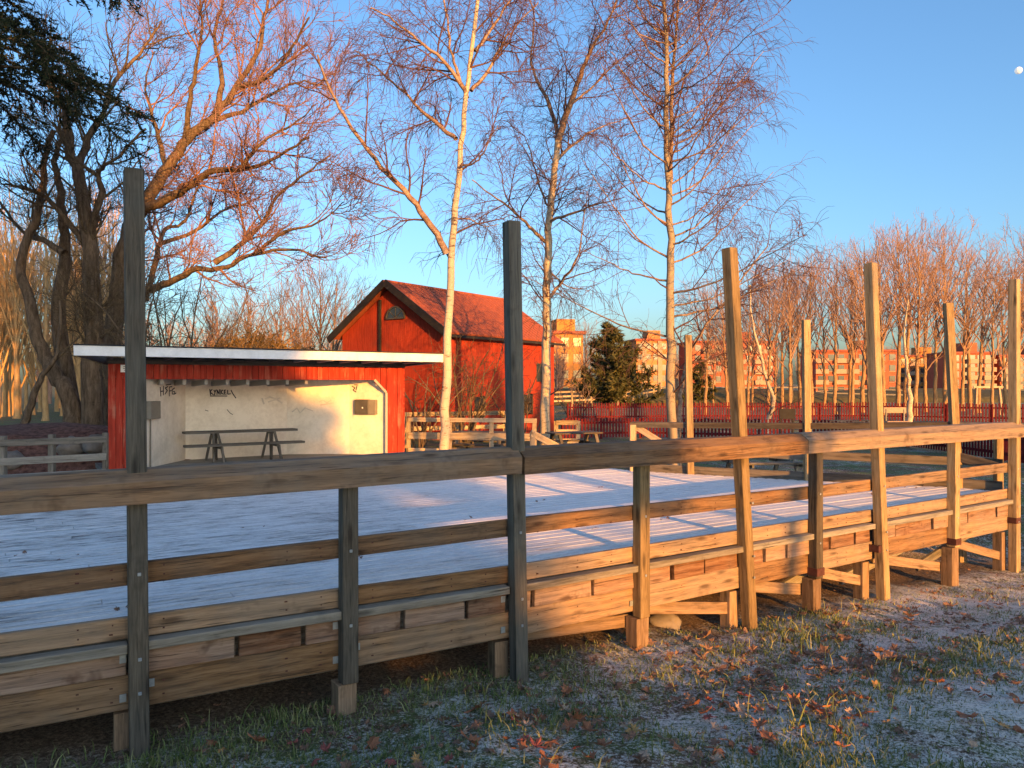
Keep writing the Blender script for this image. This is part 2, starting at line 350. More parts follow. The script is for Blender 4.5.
_n1 = Vector((U1.y, -U1.x, 0)); _n2 = Vector((U2.y, -U2.x, 0))
fpoly = [P0 - _n1 * .13, P3 - _n2 * .13, P9 - _n2 * .13 - U2 * .05] + poly[3:]
deck = thing('dance_floor', 'raised wooden dance floor with frost covered planks in front of the red stage', 'dance floor', (0, 9, GZ(0, 9)))
du = (U1 + U2).normalized(); dn = Vector((-du.y, du.x, 0))
vals = [p.dot(dn) for p in fpoly]; step = .148; row = 0; v = min(vals) + step / 2
while v < max(vals):
    xs = []
    for a, c in zip(fpoly, fpoly[1:] + fpoly[:1]):
        va, vc = a.dot(dn), c.dot(dn)
        if (va - v) * (vc - v) < 0: xs.append((a + (c - a) * ((v - va) / (vc - va))).dot(du))
    xs.sort()
    for s0, s1 in zip(xs[::2], xs[1::2]):
        cuts = [s0]; c = s0 + random.uniform(2.2, 5.2)
        while c < s1 - 1.2: cuts.append(c); c += random.uniform(4.6, 5.4)
        cuts.append(s1)
        for k in range(len(cuts) - 1):
            ln = cuts[k + 1] - cuts[k] - .006
            if ln < .1: continue
            me = boxmesh('plank', ln, step - random.uniform(.010, .019), .034, .002)
            pc = du * ((cuts[k] + cuts[k + 1]) / 2) + dn * v
            o = ob('plank', me, M['deck'], deck, Vector((pc.x, pc.y, DZ - .017 + random.uniform(-.0008, .0008))), frame(Vector((0, 0, 0)), du))
    v += step; row += 1

# front fascia of the floor
PPX = [(137, 133, 139, 172), (346, 0, 348, 0), (511, 508, 516, 223), (637, 0, 641, 0), (741, 725, 746, 249), (811, 0, 812, 0), (872, 866, 879, 264), (949, 0, 953, 0), (1009, 1010, 1010, 280)]
BASEY = [752, 712, 678, 645, 630, 610, 600, 584, 572]
PW = .118
posts_p = [onfront(p[0]) for p in PPX]
bays = [P0] + posts_p
for i in range(9):
    a, c = bays[i], bays[i + 1]; u = (c - a).normalized(); n = Vector((u.y, -u.x, 0))
    a2 = a + u * (PW / 2 if i else 0); c2 = c - u * (PW / 2)
    up = Vector((0, 0, 1)); Z = lambda z: up * z
    # kick board, ledge, lower beam
    beam('kick_board', a + n * -.024 + Z(.80), c + n * -.024 + Z(.80), .045, .14, M['board'], deck)
    lo = beam('ledge_board', a2 + n * .035 + Z(.69), c2 + n * .035 + Z(.69 + random.uniform(-.006, .006)), .10, .062, M['ledge'], deck)
    beam('edge_beam', a + n * -.022 + Z(.38), c + n * -.022 + Z(.38), .05, .22, M['board'], deck, jit=.004)
    L = (c2 - a2).length; t = 0.0; k = 0
    cuts = {0: [.05, .42, .60], 1: [.44, .80], 2: [.30, .72], 3: [.12, .62]}.get(i, [random.uniform(.2, .4), random.uniform(.6, .8)])
    e = [0.0] + cuts + [1.0]
    for j in range(len(e) - 1):
        s0, s1 = e[j] * L + (.017 if j else .004), e[j + 1] * L - (.017 if j < len(e) - 2 else .004)
        off = -.012 + random.uniform(-.012, .012)
        beam('short_board', a2 + u * s0 + n * off + Z(.575), a2 + u * s1 + n * off + Z(.575), .045, .166, M['blk'], deck, jit=.004)
    beam('rim_joist', a + n * -.1 + Z(.56), c + n * -.1 + Z(.56), .05, .34, M['greywood'], deck)
    if i < 3: beam('sill_beam', a + n * -.3 + Z(.235), c + n * -.3 + Z(.235), .1, .13, M['greywood'], deck)
for k in range(3):
    o = dn * (2.4 + 2.6 * k)
    beam('sill_beam', P0 + o + Vector((0, 0, .6)), P9 - U2 * (3 + 1.5 * k) + o + Vector((0, 0, .6)), .1, .3, M['darkwood'], deck)

# ------------------------------------------------------------------ front railing
rail = thing('railing', 'weathered front railing with tall posts along the near edge of the dance floor', 'railing', (P3.x, P3.y, GZ(P3.x, P3.y)))
def post(parent, p, n, ztop, zbot, pxtop, pxbase, d, w=PW, tall=True, mat='post'):
    lt = PX(pxtop, d) - p.x if pxtop else 0
    top = Vector((p.x + (PX(pxtop, d) - p.x if pxtop else 0), p.y, ztop)); bot = Vector((PX(pxbase, d) if pxbase else p.x, p.y, zbot))
    return beam('post', bot + n * w / 2, top + n * w / 2, w, w, M[mat], parent, up=n, bev=.006)
for i, (pm, pt, pb, yt) in enumerate(PPX):
    p = posts_p[i]; n = nrm(pm); d = p.y; u = Vector((-n.y, n.x, 0)); zg = CZ - (BASEY[i] - HY) / F * d
    tall = pt > 0
    if tall:
        post(rail, p, n, CZ + (HY - yt) / F * d, zg - .1, pt, pb, d, mat='postshade' if i < 3 else 'post')
        st = beam('support_stub', p - u * .07 + n * -.10 + Vector((0, 0, zg - .1)), p - u * .07 + n * -.10 + Vector((0, 0, .235)), .13, .13, M['stub'], deck, up=n)
    else:
        # short posts stop at the lower beam and the wider stub stands under them
        o = post(rail, p, n, RZB + .03, .225 if i != 1 else .19, 0, 0, d, mat='postshade' if i < 3 or i == 5 else 'post')
        st = beam('support_stub', p - u * .02 + n * .02 + Vector((0, 0, zg - .1)), p - u * .02 + n * .02 + Vector((0, 0, .22 if i != 1 else .188)), .15, .15, M['stub'], deck, up=n, jit=.008)
    for s, z in ((-1, .605), (1, .42), (-1, .35)):
        if i > 4 or (i == 4 and s < 0): continue
        q = p + u * s * (PW / 2 + .025) + n * .014
        beam('steel_bracket', q - u * .02 + Vector((0, 0, z)), q + u * .02 + Vector((0, 0, z)), .006, .052, M['steel'], deck, bev=.001, jit=0)
    if i >= 5:
        q = p + n * (PW / 2); zz = .30 if not tall else .42
        for s in (-1, 1):
            pass
        bm = MB(); w = PW / 2 + .006
        for sx, sn in ((0, 1), (1, 0), (-1, 0)):
            c = q + u * (sx * w) + n * (sn * w) + Vector((0, 0, zz)); dirv = u if sn else n
            bm.box(c - dirv * (w + .002), c + dirv * (w + .002), .008, .085)
        bm.build('iron_strap', M['rust'], rail)
# hand rail with a bevelled top
def toprail(name, a, c, n, zb0, zb1, mat, parent, wf=.185, wb=-.03, h1=.142, h2=.212):
    a = Vector(a); c = Vector(c); u = (c - a); L = u.length; u.normalize()
    prof = [(wf, 0), (wf + .004, h1), (wf - .095, h2), (wb, h2 + .004), (wb, .02)]
    v = []; f = []; ns = max(2, int(L / .5)); k = len(prof)
    for i in range(ns + 1):
        t = i / ns; x = (t - .5) * L; zz = (zb1 - zb0) * (t - .5)
        for o, z in prof: v.append((x, -o + random.uniform(-.002, .002), z + zz + random.uniform(-.002, .002)))
    for i in range(ns):
        for j in range(k): j2 = (j + 1) % k; f.append([i * k + j, (i + 1) * k + j, (i + 1) * k + j2, i * k + j2])
    f += [list(range(k)), [ns * k + j for j in reversed(range(k))]]
    me = mesh(name, v, f)
    bm = bmesh.new(); bm.from_mesh(me); bmesh.ops.recalc_face_normals(bm, faces=bm.faces); bm.to_mesh(me); bm.free()
    ctr = (a + c) / 2; ctr.z = (zb0 + zb1) / 2
    y = Vector((-n.x, -n.y, 0)); q = Matrix((u, y, u.cross(y))).transposed().to_quaternion()
    return ob(name, me, mat, parent, ctr, q)
n1, n2 = Vector((U1.y, -U1.x, 0)), Vector((U2.y, -U2.x, 0))
toprail('hand_rail', P0, posts_p[2] - U1 * .0, n1, 1.585, 1.662, M['rail'], rail)
pj = onfront(794)
toprail('hand_rail', posts_p[2] + U2 * .012, pj, n2, 1.655, RZB, M['rail'], rail)
toprail('hand_rail', pj + U2 * .006, P9 + U2 * .12, n2, RZB + .002, 1.632, M['rail'], rail)
beam('mid_rail', P0 - n1 * .024 + Vector((0, 0, 1.09)), posts_p[2] - n1 * .024 + Vector((0, 0, 1.19)), .045, .145, M['rail'], rail)
beam('mid_rail', posts_p[2] + U2 * .01 - n2 * .024 + Vector((0, 0, 1.195)), posts_p[5] - n2 * .024 + Vector((0, 0, 1.17)), .045, .14, M['rail'], rail)
beam('mid_rail', posts_p[5] + U2 * .006 - n2 * .024 + Vector((0, 0, 1.17)), P9 - n2 * .024 + Vector((0, 0, 1.18)), .045, .14, M['rail'], rail)
nl = MB()
for i in range(9):
    for px_ in (PPX[i][0] - 26, PPX[i][0] + 26, PPX[i][0] - 60):
        if not -5 < px_ < 1005: continue
        p = onfront(px_); n = nrm(px_); u = Vector((-n.y, n.x, 0))
        for z in (.77, .83, .42, .33, 1.10 + .03, 1.10 + .09): nl.box(p + u * random.uniform(-.012, .008) + n * (-.001) + Vector((0, 0, z)), p + u * random.uniform(.009, .012) + n * .0015 + Vector((0, 0, z)), .008, .009)
o = nl.build('nail_heads', M['rust'], rail); o['kind'] = 'stuff'
for i in range(9):
    p = posts_p[i]; n = nrm(PPX[i][0]); u = Vector((-n.y, n.x, 0))
    for z in (1.17, .62, .40):
        if z < .6 and PPX[i][1] == 0: continue
        q = p + n * (PW + .004) + Vector((PX(PPX[i][2], p.y) - p.x if PPX[i][1] else 0, 0, 0)) * (.5 if z > 1 else .8) + Vector((0, 0, z))
        beam('bolt', q - u * .011, q + u * .011, .008, .022, M['steel'], rail, bev=.003, jit=0)
# braces under the floor
for i in range(2, 8):
    a, c = posts_p[i], posts_p[i + 1]; u = (c - a).normalized(); n = Vector((u.y, -u.x, 0)); zc = CZ - (BASEY[i + 1] - HY) / F * c.y
    beam('brace', a + u * .15 - n * .09 + Vector((0, 0, .25)), c - u * .05 - n * .09 + Vector((0, 0, zc + .22)), .045, .12, M['stub'], deck)
    if i >= 5: beam('brace', a + u * .1 - n * .5 + Vector((0, 0, zc + .18)), c - u * .1 - n * .4 + Vector((0, 0, .24)), .045, .12, M['greywood'], deck)
for i in range(0, 9): # inner supports standing back below the floor
    for k in (1.6, 4.0):
        p = posts_p[i] - nrm(PPX[i][0]) * k
        if i > 5 and k > 2: continue
        beam('support_stub', p + Vector((0, 0, GZ(p.x, p.y) - .1)), p + Vector((0, 0, .66)), .15, .15, M['greywood'], deck, up=Vector((0, 1, 0)))

# ------------------------------------------------------------------ far railing of the floor
back = thing('railing', 'shaded far railing with three tall posts at the back right of the dance floor', 'railing', (4.8, 12.6, .2))
bp = [(P9 + Vector((-.02, .12, 0)), None), (b1, (948, 962, 303)), (b2, (806, 808, 320)), (b3, (688, 691, 335)), (b0, None)]
for p, t in bp[1:]:
    zt = CZ + (HY - t[2]) / F * p.y if t else 1.66
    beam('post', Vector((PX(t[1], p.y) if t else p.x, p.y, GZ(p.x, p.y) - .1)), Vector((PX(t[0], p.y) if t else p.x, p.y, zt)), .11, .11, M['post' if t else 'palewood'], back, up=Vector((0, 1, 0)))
pc = Vector((PX(988, 11.85), 11.6, 0)); beam('post', pc + Vector((0, 0, -.3)), pc + Vector((0, 0, 1.66)), .10, .10, M['post'], back, up=Vector((0, 1, 0)))
for (a, _), (c, _) in zip(bp, bp[1:]):
    u = (c - a).normalized(); n = Vector((u.y, -u.x, 0)); zz = {0: (1.77, 1.77), 1: (1.77, 1.71), 2: (1.71, 1.675), 3: (1.675, 1.66)}[[x[0] for x in bp].index(a)]
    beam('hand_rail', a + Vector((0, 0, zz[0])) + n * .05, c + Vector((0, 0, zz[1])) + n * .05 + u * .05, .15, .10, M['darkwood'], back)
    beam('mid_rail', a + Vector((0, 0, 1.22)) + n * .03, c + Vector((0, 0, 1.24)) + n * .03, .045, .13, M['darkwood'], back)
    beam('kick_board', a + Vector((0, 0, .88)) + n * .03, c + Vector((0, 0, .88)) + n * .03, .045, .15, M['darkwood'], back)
beam('brace', b0 + Vector((.06, .0, 1.62)), b0 + (b3 - b0) * .75 + Vector((0, 0, 1.20)), .045, .11, M['palewood'], back)
beam('mid_rail', b1 + Vector((0, .02, 1.3)), P9 + Vector((-.1, .1, 1.17)), .045, .14, M['darkwood'], back)

# railing between the stage and the stairs, the stair handrail
br = thing('railing', 'sunlit plank railing between the red stage and the stairs behind the first birch', 'railing', (-.9, 16.5, .4))
u = (q2 - q1).normalized()
for k in range(4):
    p = q1 + (q2 - q1) * (k / 3); beam('post', p + Vector((0, 0, .2)), p + Vector((0, 0, 1.66)), .09, .09, M['palewood'], br, up=Vector((0, 1, 0)))
for z, h in ((1.63, .09), (1.28, .15), (.94, .15)):
    beam('plank_rail', q2 + Vector((0, -.06, z)), q1 + Vector((.05, -.06, z)), .045, h, M['palewood'], br)
stair = thing('stair_rail', 'orange sloping handrail with one post at the stairs off the dance floor', 'stair rail', (.4, 14.8, .8))
sp = W(532.5, 432, 14.8); beam('post', Vector((sp.x, 14.8, .6)), Vector((sp.x, 14.8, sp.z)), .10, .10, M['palewood'], stair, up=Vector((0, 1, 0)))
beam('hand_rail', W(531, 433, 14.75), W(575, 456, 15.4), .05, .13, M['palewood'], stair)
# left railing beside the stage
lr = thing('railing', 'grey two rail railing left of the stage in front of the leafy bank', 'railing', (LF.x + 2, LF.y + 1, .3))
for px in (3, 52, 88 + 18):
    k = (px - CX) / F; t = (k * SA.y - SA.x) / (SU.x - k * SU.y); p = SA + SU * t
    beam('post', p + Vector((0, 0, .2)), p + Vector((0, 0, 1.56)), .09, .09, M['greywood'], lr, up=Vector((0, 1, 0)))
for z, h in ((1.45, .11), (1.15, .12), (.88, .12)):
    beam('plank_rail', LF + SN * .06 + Vector((0, 0, z - .02)), SA + SN * .06 - SU * .03 + Vector((0, 0, z)), .04, h, M['greywood'], lr)

# ------------------------------------------------------------------ stage
stage = thing('stage', 'small red open stage with a flat white edged roof and cream interior', 'stage', (SA.x + 2.3, SA.y + 2.5, .6))
SFZ = .90
def S(uu, dd, z): p = SA + SU * uu - SN * dd; return Vector((p.x, p.y, z))
def panel(name, pts, th, mat, parent, flip=False):
    """closed slab: polygon extruded backwards by th along its normal"""
    n = (pts[1] - pts[0]).cross(pts[2] - pts[0]).normalized() * th
    k = len(pts); org = pts[0]; v = [p - org for p in pts] + [p + n - org for p in pts]
    f = [list(range(k))[::-1], [k + i for i in range(k)]] + [[i, (i + 1) % k, k + (i + 1) % k, k + i] for i in range(k)]
    me = mesh(name, v, f); bm = bmesh.new(); bm.from_mesh(me); bmesh.ops.recalc_face_normals(bm, faces=bm.faces); bm.to_mesh(me); bm.free()
    return ob(name, me, mat, parent, org)
SW = 5.6
panel('floor', [S(-.05, -.12, SFZ), S(SW + .05, -.12, SFZ), S(SW + .05, 2.8, SFZ), S(-.05, 2.8, SFZ)], -.08, M['greywood'], stage)
beam('step_board', S(.62, -.16, .862), S(SW - .4, -.16, .862), .04, .076, M['fascia'], stage)
beam('base_beam', S(0, -.1, .7), S(SW, -.1, .7), .06, .2, M['darkwood'], stage)
WT = 2.80
# vertical boards of the front
def boards(u0, u1, zlo, zhi):
    uu = u0
    while uu < u1 - .02:
        w = min(random.uniform(.105, .125), u1 - uu)
        lo = zlo(uu + w / 2) if callable(zlo) else zlo
        dd = random.choice((0, .008, .014))
        beam('wall_board', S(uu + w / 2, -dd, lo), S(uu + w / 2, -dd, zhi), .028, w - .006, M['red'], stage, up=SU, bev=.002, jit=.001)
        uu += w
OL, OR_ = .60, 5.22
def low(u): 
    if u > OR_ - .28: return 2.485 - .28 + (OR_ - u) * 1.0 - .0
    return 2.485
boards(0, OL, SFZ - .12, WT); boards(OL, OR_ - .005, low, WT); boards(OR_, SW, SFZ - .02, WT)
beam('corner_board', S(OR_ - .02, -.03, SFZ), S(OR_ - .02, -.03, 2.22), .03, .05, M['ceil'], stage, up=SU)
beam('corner_board', S(OR_ - .02, -.03, 2.22), S(OR_ - .29, -.03, 2.49), .03, .05, M['ceil'], stage, up=Vector((0, 0, 1)).cross(SN))
# side and back walls
for nm, pts in (('side_wall', [S(.02, .03, .6), S(.75, 2.6, .6), S(.75, 2.6, WT), S(.02, .03, WT)]), ('side_wall', [S(SW, .03, .6), S(SW, 2.6, .6), S(SW, 2.6, WT), S(SW, .03, WT)]), ('back_wall', [S(.75, 2.6, .6), S(SW, 2.6, .6), S(SW, 2.6, WT), S(.75, 2.6, WT)])):
    panel(nm, pts, .05, M['red'], stage)
inn = [(.62, .06), (1.50, 1.3), (3.55, 1.4), (4.69, .74), (5.24, .06)]
INW = []
for (a, c) in zip(inn, inn[1:]):
    INW.append(panel('inner_wall', [S(*a, SFZ), S(*c, SFZ), S(*c, 2.78), S(*a, 2.78)], -.03, M['cream'], stage))
# roof
RT = 3.03
panel('roof', [S(-.57, -.9, RT), S(SW + .52, -.9, RT), S(SW + .52, 3.1, RT - .12), S(1.5, 3.1, RT - .12)], -.05, M['roofdark'], stage)
beam('fascia_board', S(-.58, -.925, RT - .095), S(SW + .53, -.925, RT - .095), .03, .165, M['fascia'], stage, bev=.003)
beam('drip_edge', S(-.59, -.935, RT + .0), S(SW + .54, -.935, RT + .0), .06, .02, M['roofdark'], stage)
for k in range(15):
    uu = -.5 + k * (SW + .95) / 14
    beam('rafter', S(uu, -.9, RT - .125), S(max(uu, .25), 2.0, RT - .20), .05, .13, M['ceil'] if uu > 3.2 else M['darkwood'], stage)  # rafters coloured pale on the sunlit side, dark on the shaded side
beam('soffit_shade_strip', S(-.02, -.045, 2.80), S(SW + .02, -.045, 2.80), .05, .10, M['darkwood'], stage)  # dark strip added for the shade line under the soffit
for k in range(9):
    uu = .5 + k * .38
    beam('ceiling_joist', S(uu, .12, 2.44), S(uu, 1.5, 2.40), .06, .10, M['ceil'], stage)
panel('ceiling', [S(.05, .05, 2.51), S(SW - .05, .05, 2.51), S(SW - .05, 2.5, 2.49), S(.8, 2.5, 2.49)], .03, M['ceil'], stage)
# cabinets, conduit, sign
def raywall(px, py, a, c, off=.0):
    A = S(*a, 0); C_ = S(*c, 0); u = (C_ - A).normalized(); n = Vector((u.y, -u.x, 0)); d = Vector(((px - CX) / F, 1, -(py - HY) / F))
    t = (A + n * off).dot(n) / d.x if False else (A + n * off).dot(n) / (d.dot(n)); p = d * t; p.z += CZ; return p, u, n
p, u, n = raywall(153, 410, inn[0], inn[1], .05)
cab = beam('cabinet', p - u * .18 - Vector((0, 0, 0)), p + u * .18, .11, .32, M['box'], stage, bev=.008)
beam('lock', p + n * .06 + u * .05 - Vector((0, 0, .02)), p + n * .06 + u * .05 + Vector((0, 0, .02)), .02, .02, M['boxdark'], cab, up=u, bev=.002)
c0 = p - u * .03 + n * -.03; beam('conduit', Vector((c0.x, c0.y, SFZ)), Vector((c0.x, c0.y, p.z - .16)), .025, .025, M['box'], stage, up=u)
p, u, n = raywall(368, 407, inn[3], inn[4], .05)
cab = beam('cabinet', p - u * .30, p + u * .02, .11, .32, M['boxdark'], stage, bev=.008)
beam('cabinet_side', p + u * .025, p + u * .20, .10, .31, M['box'], stage, bev=.006)
for s in (-.27, -.07): beam('lock', p + n * .06 + u * s - Vector((0, 0, .03)), p + n * .06 + u * s, .015, .03, M['sign'], cab, up=u, bev=.002)
p = S(.26, -.05, 2.67); sg = beam('sign_plate', p - SU * .07, p + SU * .07, .012, .13, M['sign'], stage, bev=.002)
bm = MB(); 
for z, l in ((.03, .08), (.0, .09), (-.03, .05)): bm.box(p + SN * .0085 - SU * l / 2 + Vector((0, 0, z)), p + SN * .0085 + SU * l / 2 + Vector((0, 0, z)), .003, .012)
bm.build('sign_lettering', M['boxdark'], sg)
# graffiti
def scrawl(name, strokes, a, c, mat, wid=.022):
    mb = MB()
    for st in strokes:
        ps = [raywall(x, y, a, c, .006)[0] for x, y in st]; n = raywall(*st[0], a, c)[2]
        for p0, p1 in zip(ps, ps[1:]):
            if (p1 - p0).length > 1e-4: mb.box(p0, p1 + (p1 - p0).normalized() * .006, .005, wid, up=n.cross((p1 - p0).normalized()))
    return mb.build(name, mat, stage)
scrawl('graffiti', [[(160.3, 387), (160.8, 396)], [(163.6, 386), (163.4, 395)], [(160.5, 391.5), (163.5, 391)], [(168, 386.5), (165.2, 388), (167.4, 390.5), (165, 394)], [(169.4, 387), (169.3, 396)], [(169.4, 387), (172, 386.6)], [(169.4, 391), (171.5, 390.6)], [(174.6, 388), (172.4, 389.5), (172.3, 394), (174.6, 394), (174.6, 391.5), (173.4, 391.6)], [(166, 385), (171, 384.2)], [(174.6, 394), (176, 393)]], inn[0], inn[1], M['ink'], .020)
scrawl('graffiti', [[(209.8, 389), (210.6, 395)], [(212.2, 389.2), (210, 392), (213.4, 394.8)], [(213.8, 390), (215, 392), (216.2, 389.8)], [(215, 392), (214.6, 395)], [(217, 395), (217.2, 390), (219.2, 394.5), (219.4, 389.6)], [(220.8, 389.5), (220.8, 394.6)], [(223, 389.8), (220.8, 392), (223.2, 394.4)], [(226.2, 390), (224.2, 390.3), (224.2, 394.2), (226.4, 394)], [(224.2, 392.2), (226, 392)], [(227.6, 390), (227.8, 394.2), (230.4, 393.8)], [(231, 390), (232.6, 393.4), (235.8, 398)], [(210, 396), (227, 396)]], inn[1], inn[2], M['ink'], .020)
scrawl('graffiti', [[(205, 410), (208, 411)], [(227, 409.5), (230, 413), (232.5, 414.5)]], inn[1], inn[2], M['boxdark'], .014)
scrawl('faded_graffiti', [[(265, 399), (270, 397), (276, 399), (282, 403)], [(268, 402), (280, 398)], [(262, 398), (264, 404)]], inn[1], inn[2], M['greyink'], .03)
scrawl('faded_graffiti', [[(292, 412), (297, 408), (300, 413), (305, 408), (313, 411)], [(319, 402), (323, 400), (327, 403), (331, 400)], [(320, 405), (334, 403)]], inn[2], inn[3], M['greyink'], .022)
scrawl('graffiti', [[(352, 386), (355, 388), (353, 390), (356, 392)], [(357, 386), (356, 390)], [(354, 384.8), (358, 385)]], inn[3], inn[4], M['ink'], .020)

# trestle table and bench on the stage
tb = thing('table', 'long grey plank table with attached bench on trestle legs standing inside the stage', 'table', tuple(S(2.45, .6, SFZ)))
beam('table_top', S(1.36, .75, 1.465), S(3.52, .75, 1.465), .32, .045, M['darkwood'], tb)
beam('seat', S(1.30, .36, 1.235), S(3.56, .36, 1.235), .22, .045, M['darkwood'], tb)
for uu in (1.93, 3.02):
    for a, c in (((-.05, .62), (-.09, .42)), ((.03, .62), (.11, .40)), ((-.03, .85), (-.12, .95)), ((.05, .85), (.08, .97))):
        beam('leg', S(uu + a[0], a[1], 1.445), S(uu + c[0], c[1], SFZ), .05, .04, M['darkwood'], tb, up=SU)
    beam('cross_bar', S(uu, .30, 1.19), S(uu, .95, 1.19), .045, .05, M['darkwood'], tb)
    beam('leg', S(uu + .04, .33, 1.20), S(uu + .07, .30, SFZ), .05, .04, M['darkwood'], tb, up=SU)

# ------------------------------------------------------------------ barn
barn = thing('barn', 'red wooden barn with a half round gable window and red tiled roof behind the stage', 'barn', (-2.5, 33, .4))
BA = Vector((-4.84, 30, 0)); ph = R(35); BD = Vector((math.sin(ph), math.cos(ph), 0)); BP = Vector((math.cos(ph), -math.sin(ph), 0))
ZR, BW, BL, SLP = 6.33, 3.0, 8.0, .67
def BB(w, l, z): p = BA + BP * w + BD * l; return Vector((p.x, p.y, z))
ze = ZR - SLP * 2.75
panel('gable_wall', [BB(-2.75, .25, .2), BB(2.75, .25, .2), BB(2.75, .25, ze - .1), BB(0, .25, ZR - .12), BB(-2.75, .25, ze - .1)], .08, M['barnred'], barn)
panel('long_wall', [BB(2.75, .3, .2), BB(2.75, BL - .3, .2), BB(2.75, BL - .3, ze - .1), BB(2.75, .3, ze - .1)], .08, M['barnred'], barn)
panel('long_wall', [BB(-2.75, .3, .2), BB(-2.75, BL - .3, .2), BB(-2.75, BL - .3, ze - .1), BB(-2.75, .3, ze - .1)], .08, M['barnred'], barn)
panel('gable_wall', [BB(-2.75, BL - .3, .2), BB(2.75, BL - .3, .2), BB(2.75, BL - .3, ze - .1), BB(0, BL - .3, ZR - .12), BB(-2.75, BL - .3, ze - .1)], .08, M['barnred'], barn)
mb = MB()
for k in range(26):
    w = -2.7 + k * .216; mb.box(BB(w, .19, .2), BB(w, .19, ZR - .15 - SLP * abs(w)), .045, .04, up=BP)
for k in range(34):
    l = .4 + k * .22; mb.box(BB(2.80, l, .2), BB(2.80, l, ze - .12), .045, .04, up=BD)
o = mb.build('batten', M['barnred'], barn); o['kind'] = 'stuff'
M['tile'] = redpaint('roof_tile', (.36, .10, .055), worn=(.2, .09, .06), amt=.4)
for s in (1, -1):
    rf = panel('roof', [BB(0, -.15, ZR), BB(s * 3.12, -.15, ZR - SLP * 3.12), BB(s * 3.12, BL, ZR - SLP * 3.12), BB(0, BL, ZR)], .07 * s, M['tile'], barn)
    mb = MB()
    for k in range(27): l = -.05 + k * .3; mb.box(BB(s * .05, l, ZR + .035), BB(s * 3.13, l, ZR - SLP * 3.13 + .07), .10, .05)
    for k in range(10): w = s * (.3 + k * .3); mb.box(BB(w, -.13, ZR - SLP * abs(w) + .065), BB(w, BL - .02, ZR - SLP * abs(w) + .065), .05, .02)
    o = mb.build('tile_row', M['tile'], rf); o['kind'] = 'stuff'
    beam('barge_board', BB(-s * .0, -.2, ZR + .01), BB(s * 3.2, -.2, ZR - SLP * 3.2 + .01), .06, .28, M['black'], barn)
beam('gutter', BB(3.2, -.1, ZR - SLP * 3.2 - .02), BB(3.2, BL, ZR - SLP * 3.2 - .02), .1, .1, M['black'], barn)
beam('gable_upright', BB(-.55, .12, .4), BB(-.55, .12, ZR - .6), .09, .09, M['black'], barn, up=BP)  # black upright bar on the gable
beam('ridge_cap', BB(0, -.2, ZR + .07), BB(0, BL + .02, ZR + .07), .2, .08, M['tile'], barn)
# half round window
wc = BB(.30, .13, 4.95); rr = .48
wf = panel('window', [wc + BP * (rr * math.cos(R(a))) + Vector((0, 0, rr * .95 * math.sin(R(a)))) for a in range(0, 181, 15)], .03, M['glass'], barn)
mb = MB()
pts = [wc - BD * .03 + BP * (rr * math.cos(R(a))) + Vector((0, 0, rr * .95 * math.sin(R(a)))) for a in range(0, 181, 15)]
for a, c in zip(pts, pts[1:] + pts[:1]): mb.box(a, c, .05, .07, up=BD)
for a in (45, 90, 135): mb.box(wc - BD * .03, wc - BD * .03 + BP * (rr * math.cos(R(a))) + Vector((0, 0, rr * .95 * math.sin(R(a)))), .03, .03, up=BD)
mb.build('frame', M['boxdark'], wf)
for l, z in ((2.2, 1.5), (5.6, 1.55), (6.6, 2.9)):
    w_ = beam('window', BB(2.83, l - .35, z), BB(2.83, l + .35, z), .05, .8, M['glass'], barn)
    mb = MB()
    for s in (-.38, 0, .38): mb.box(BB(2.87, l + s, z - .42), BB(2.87, l + s, z + .42), .05, .05, up=BD)
    for s in (-.42, 0, .42): mb.box(BB(2.875, l - .4, z + s), BB(2.875, l + .4, z + s), .04, .05)
    mb.build('frame', M['black'], w_)
d_ = beam('door', BB(-.9, .15, 1.3), BB(.3, .15, 1.3), .06, 2.0, M['black'], barn)

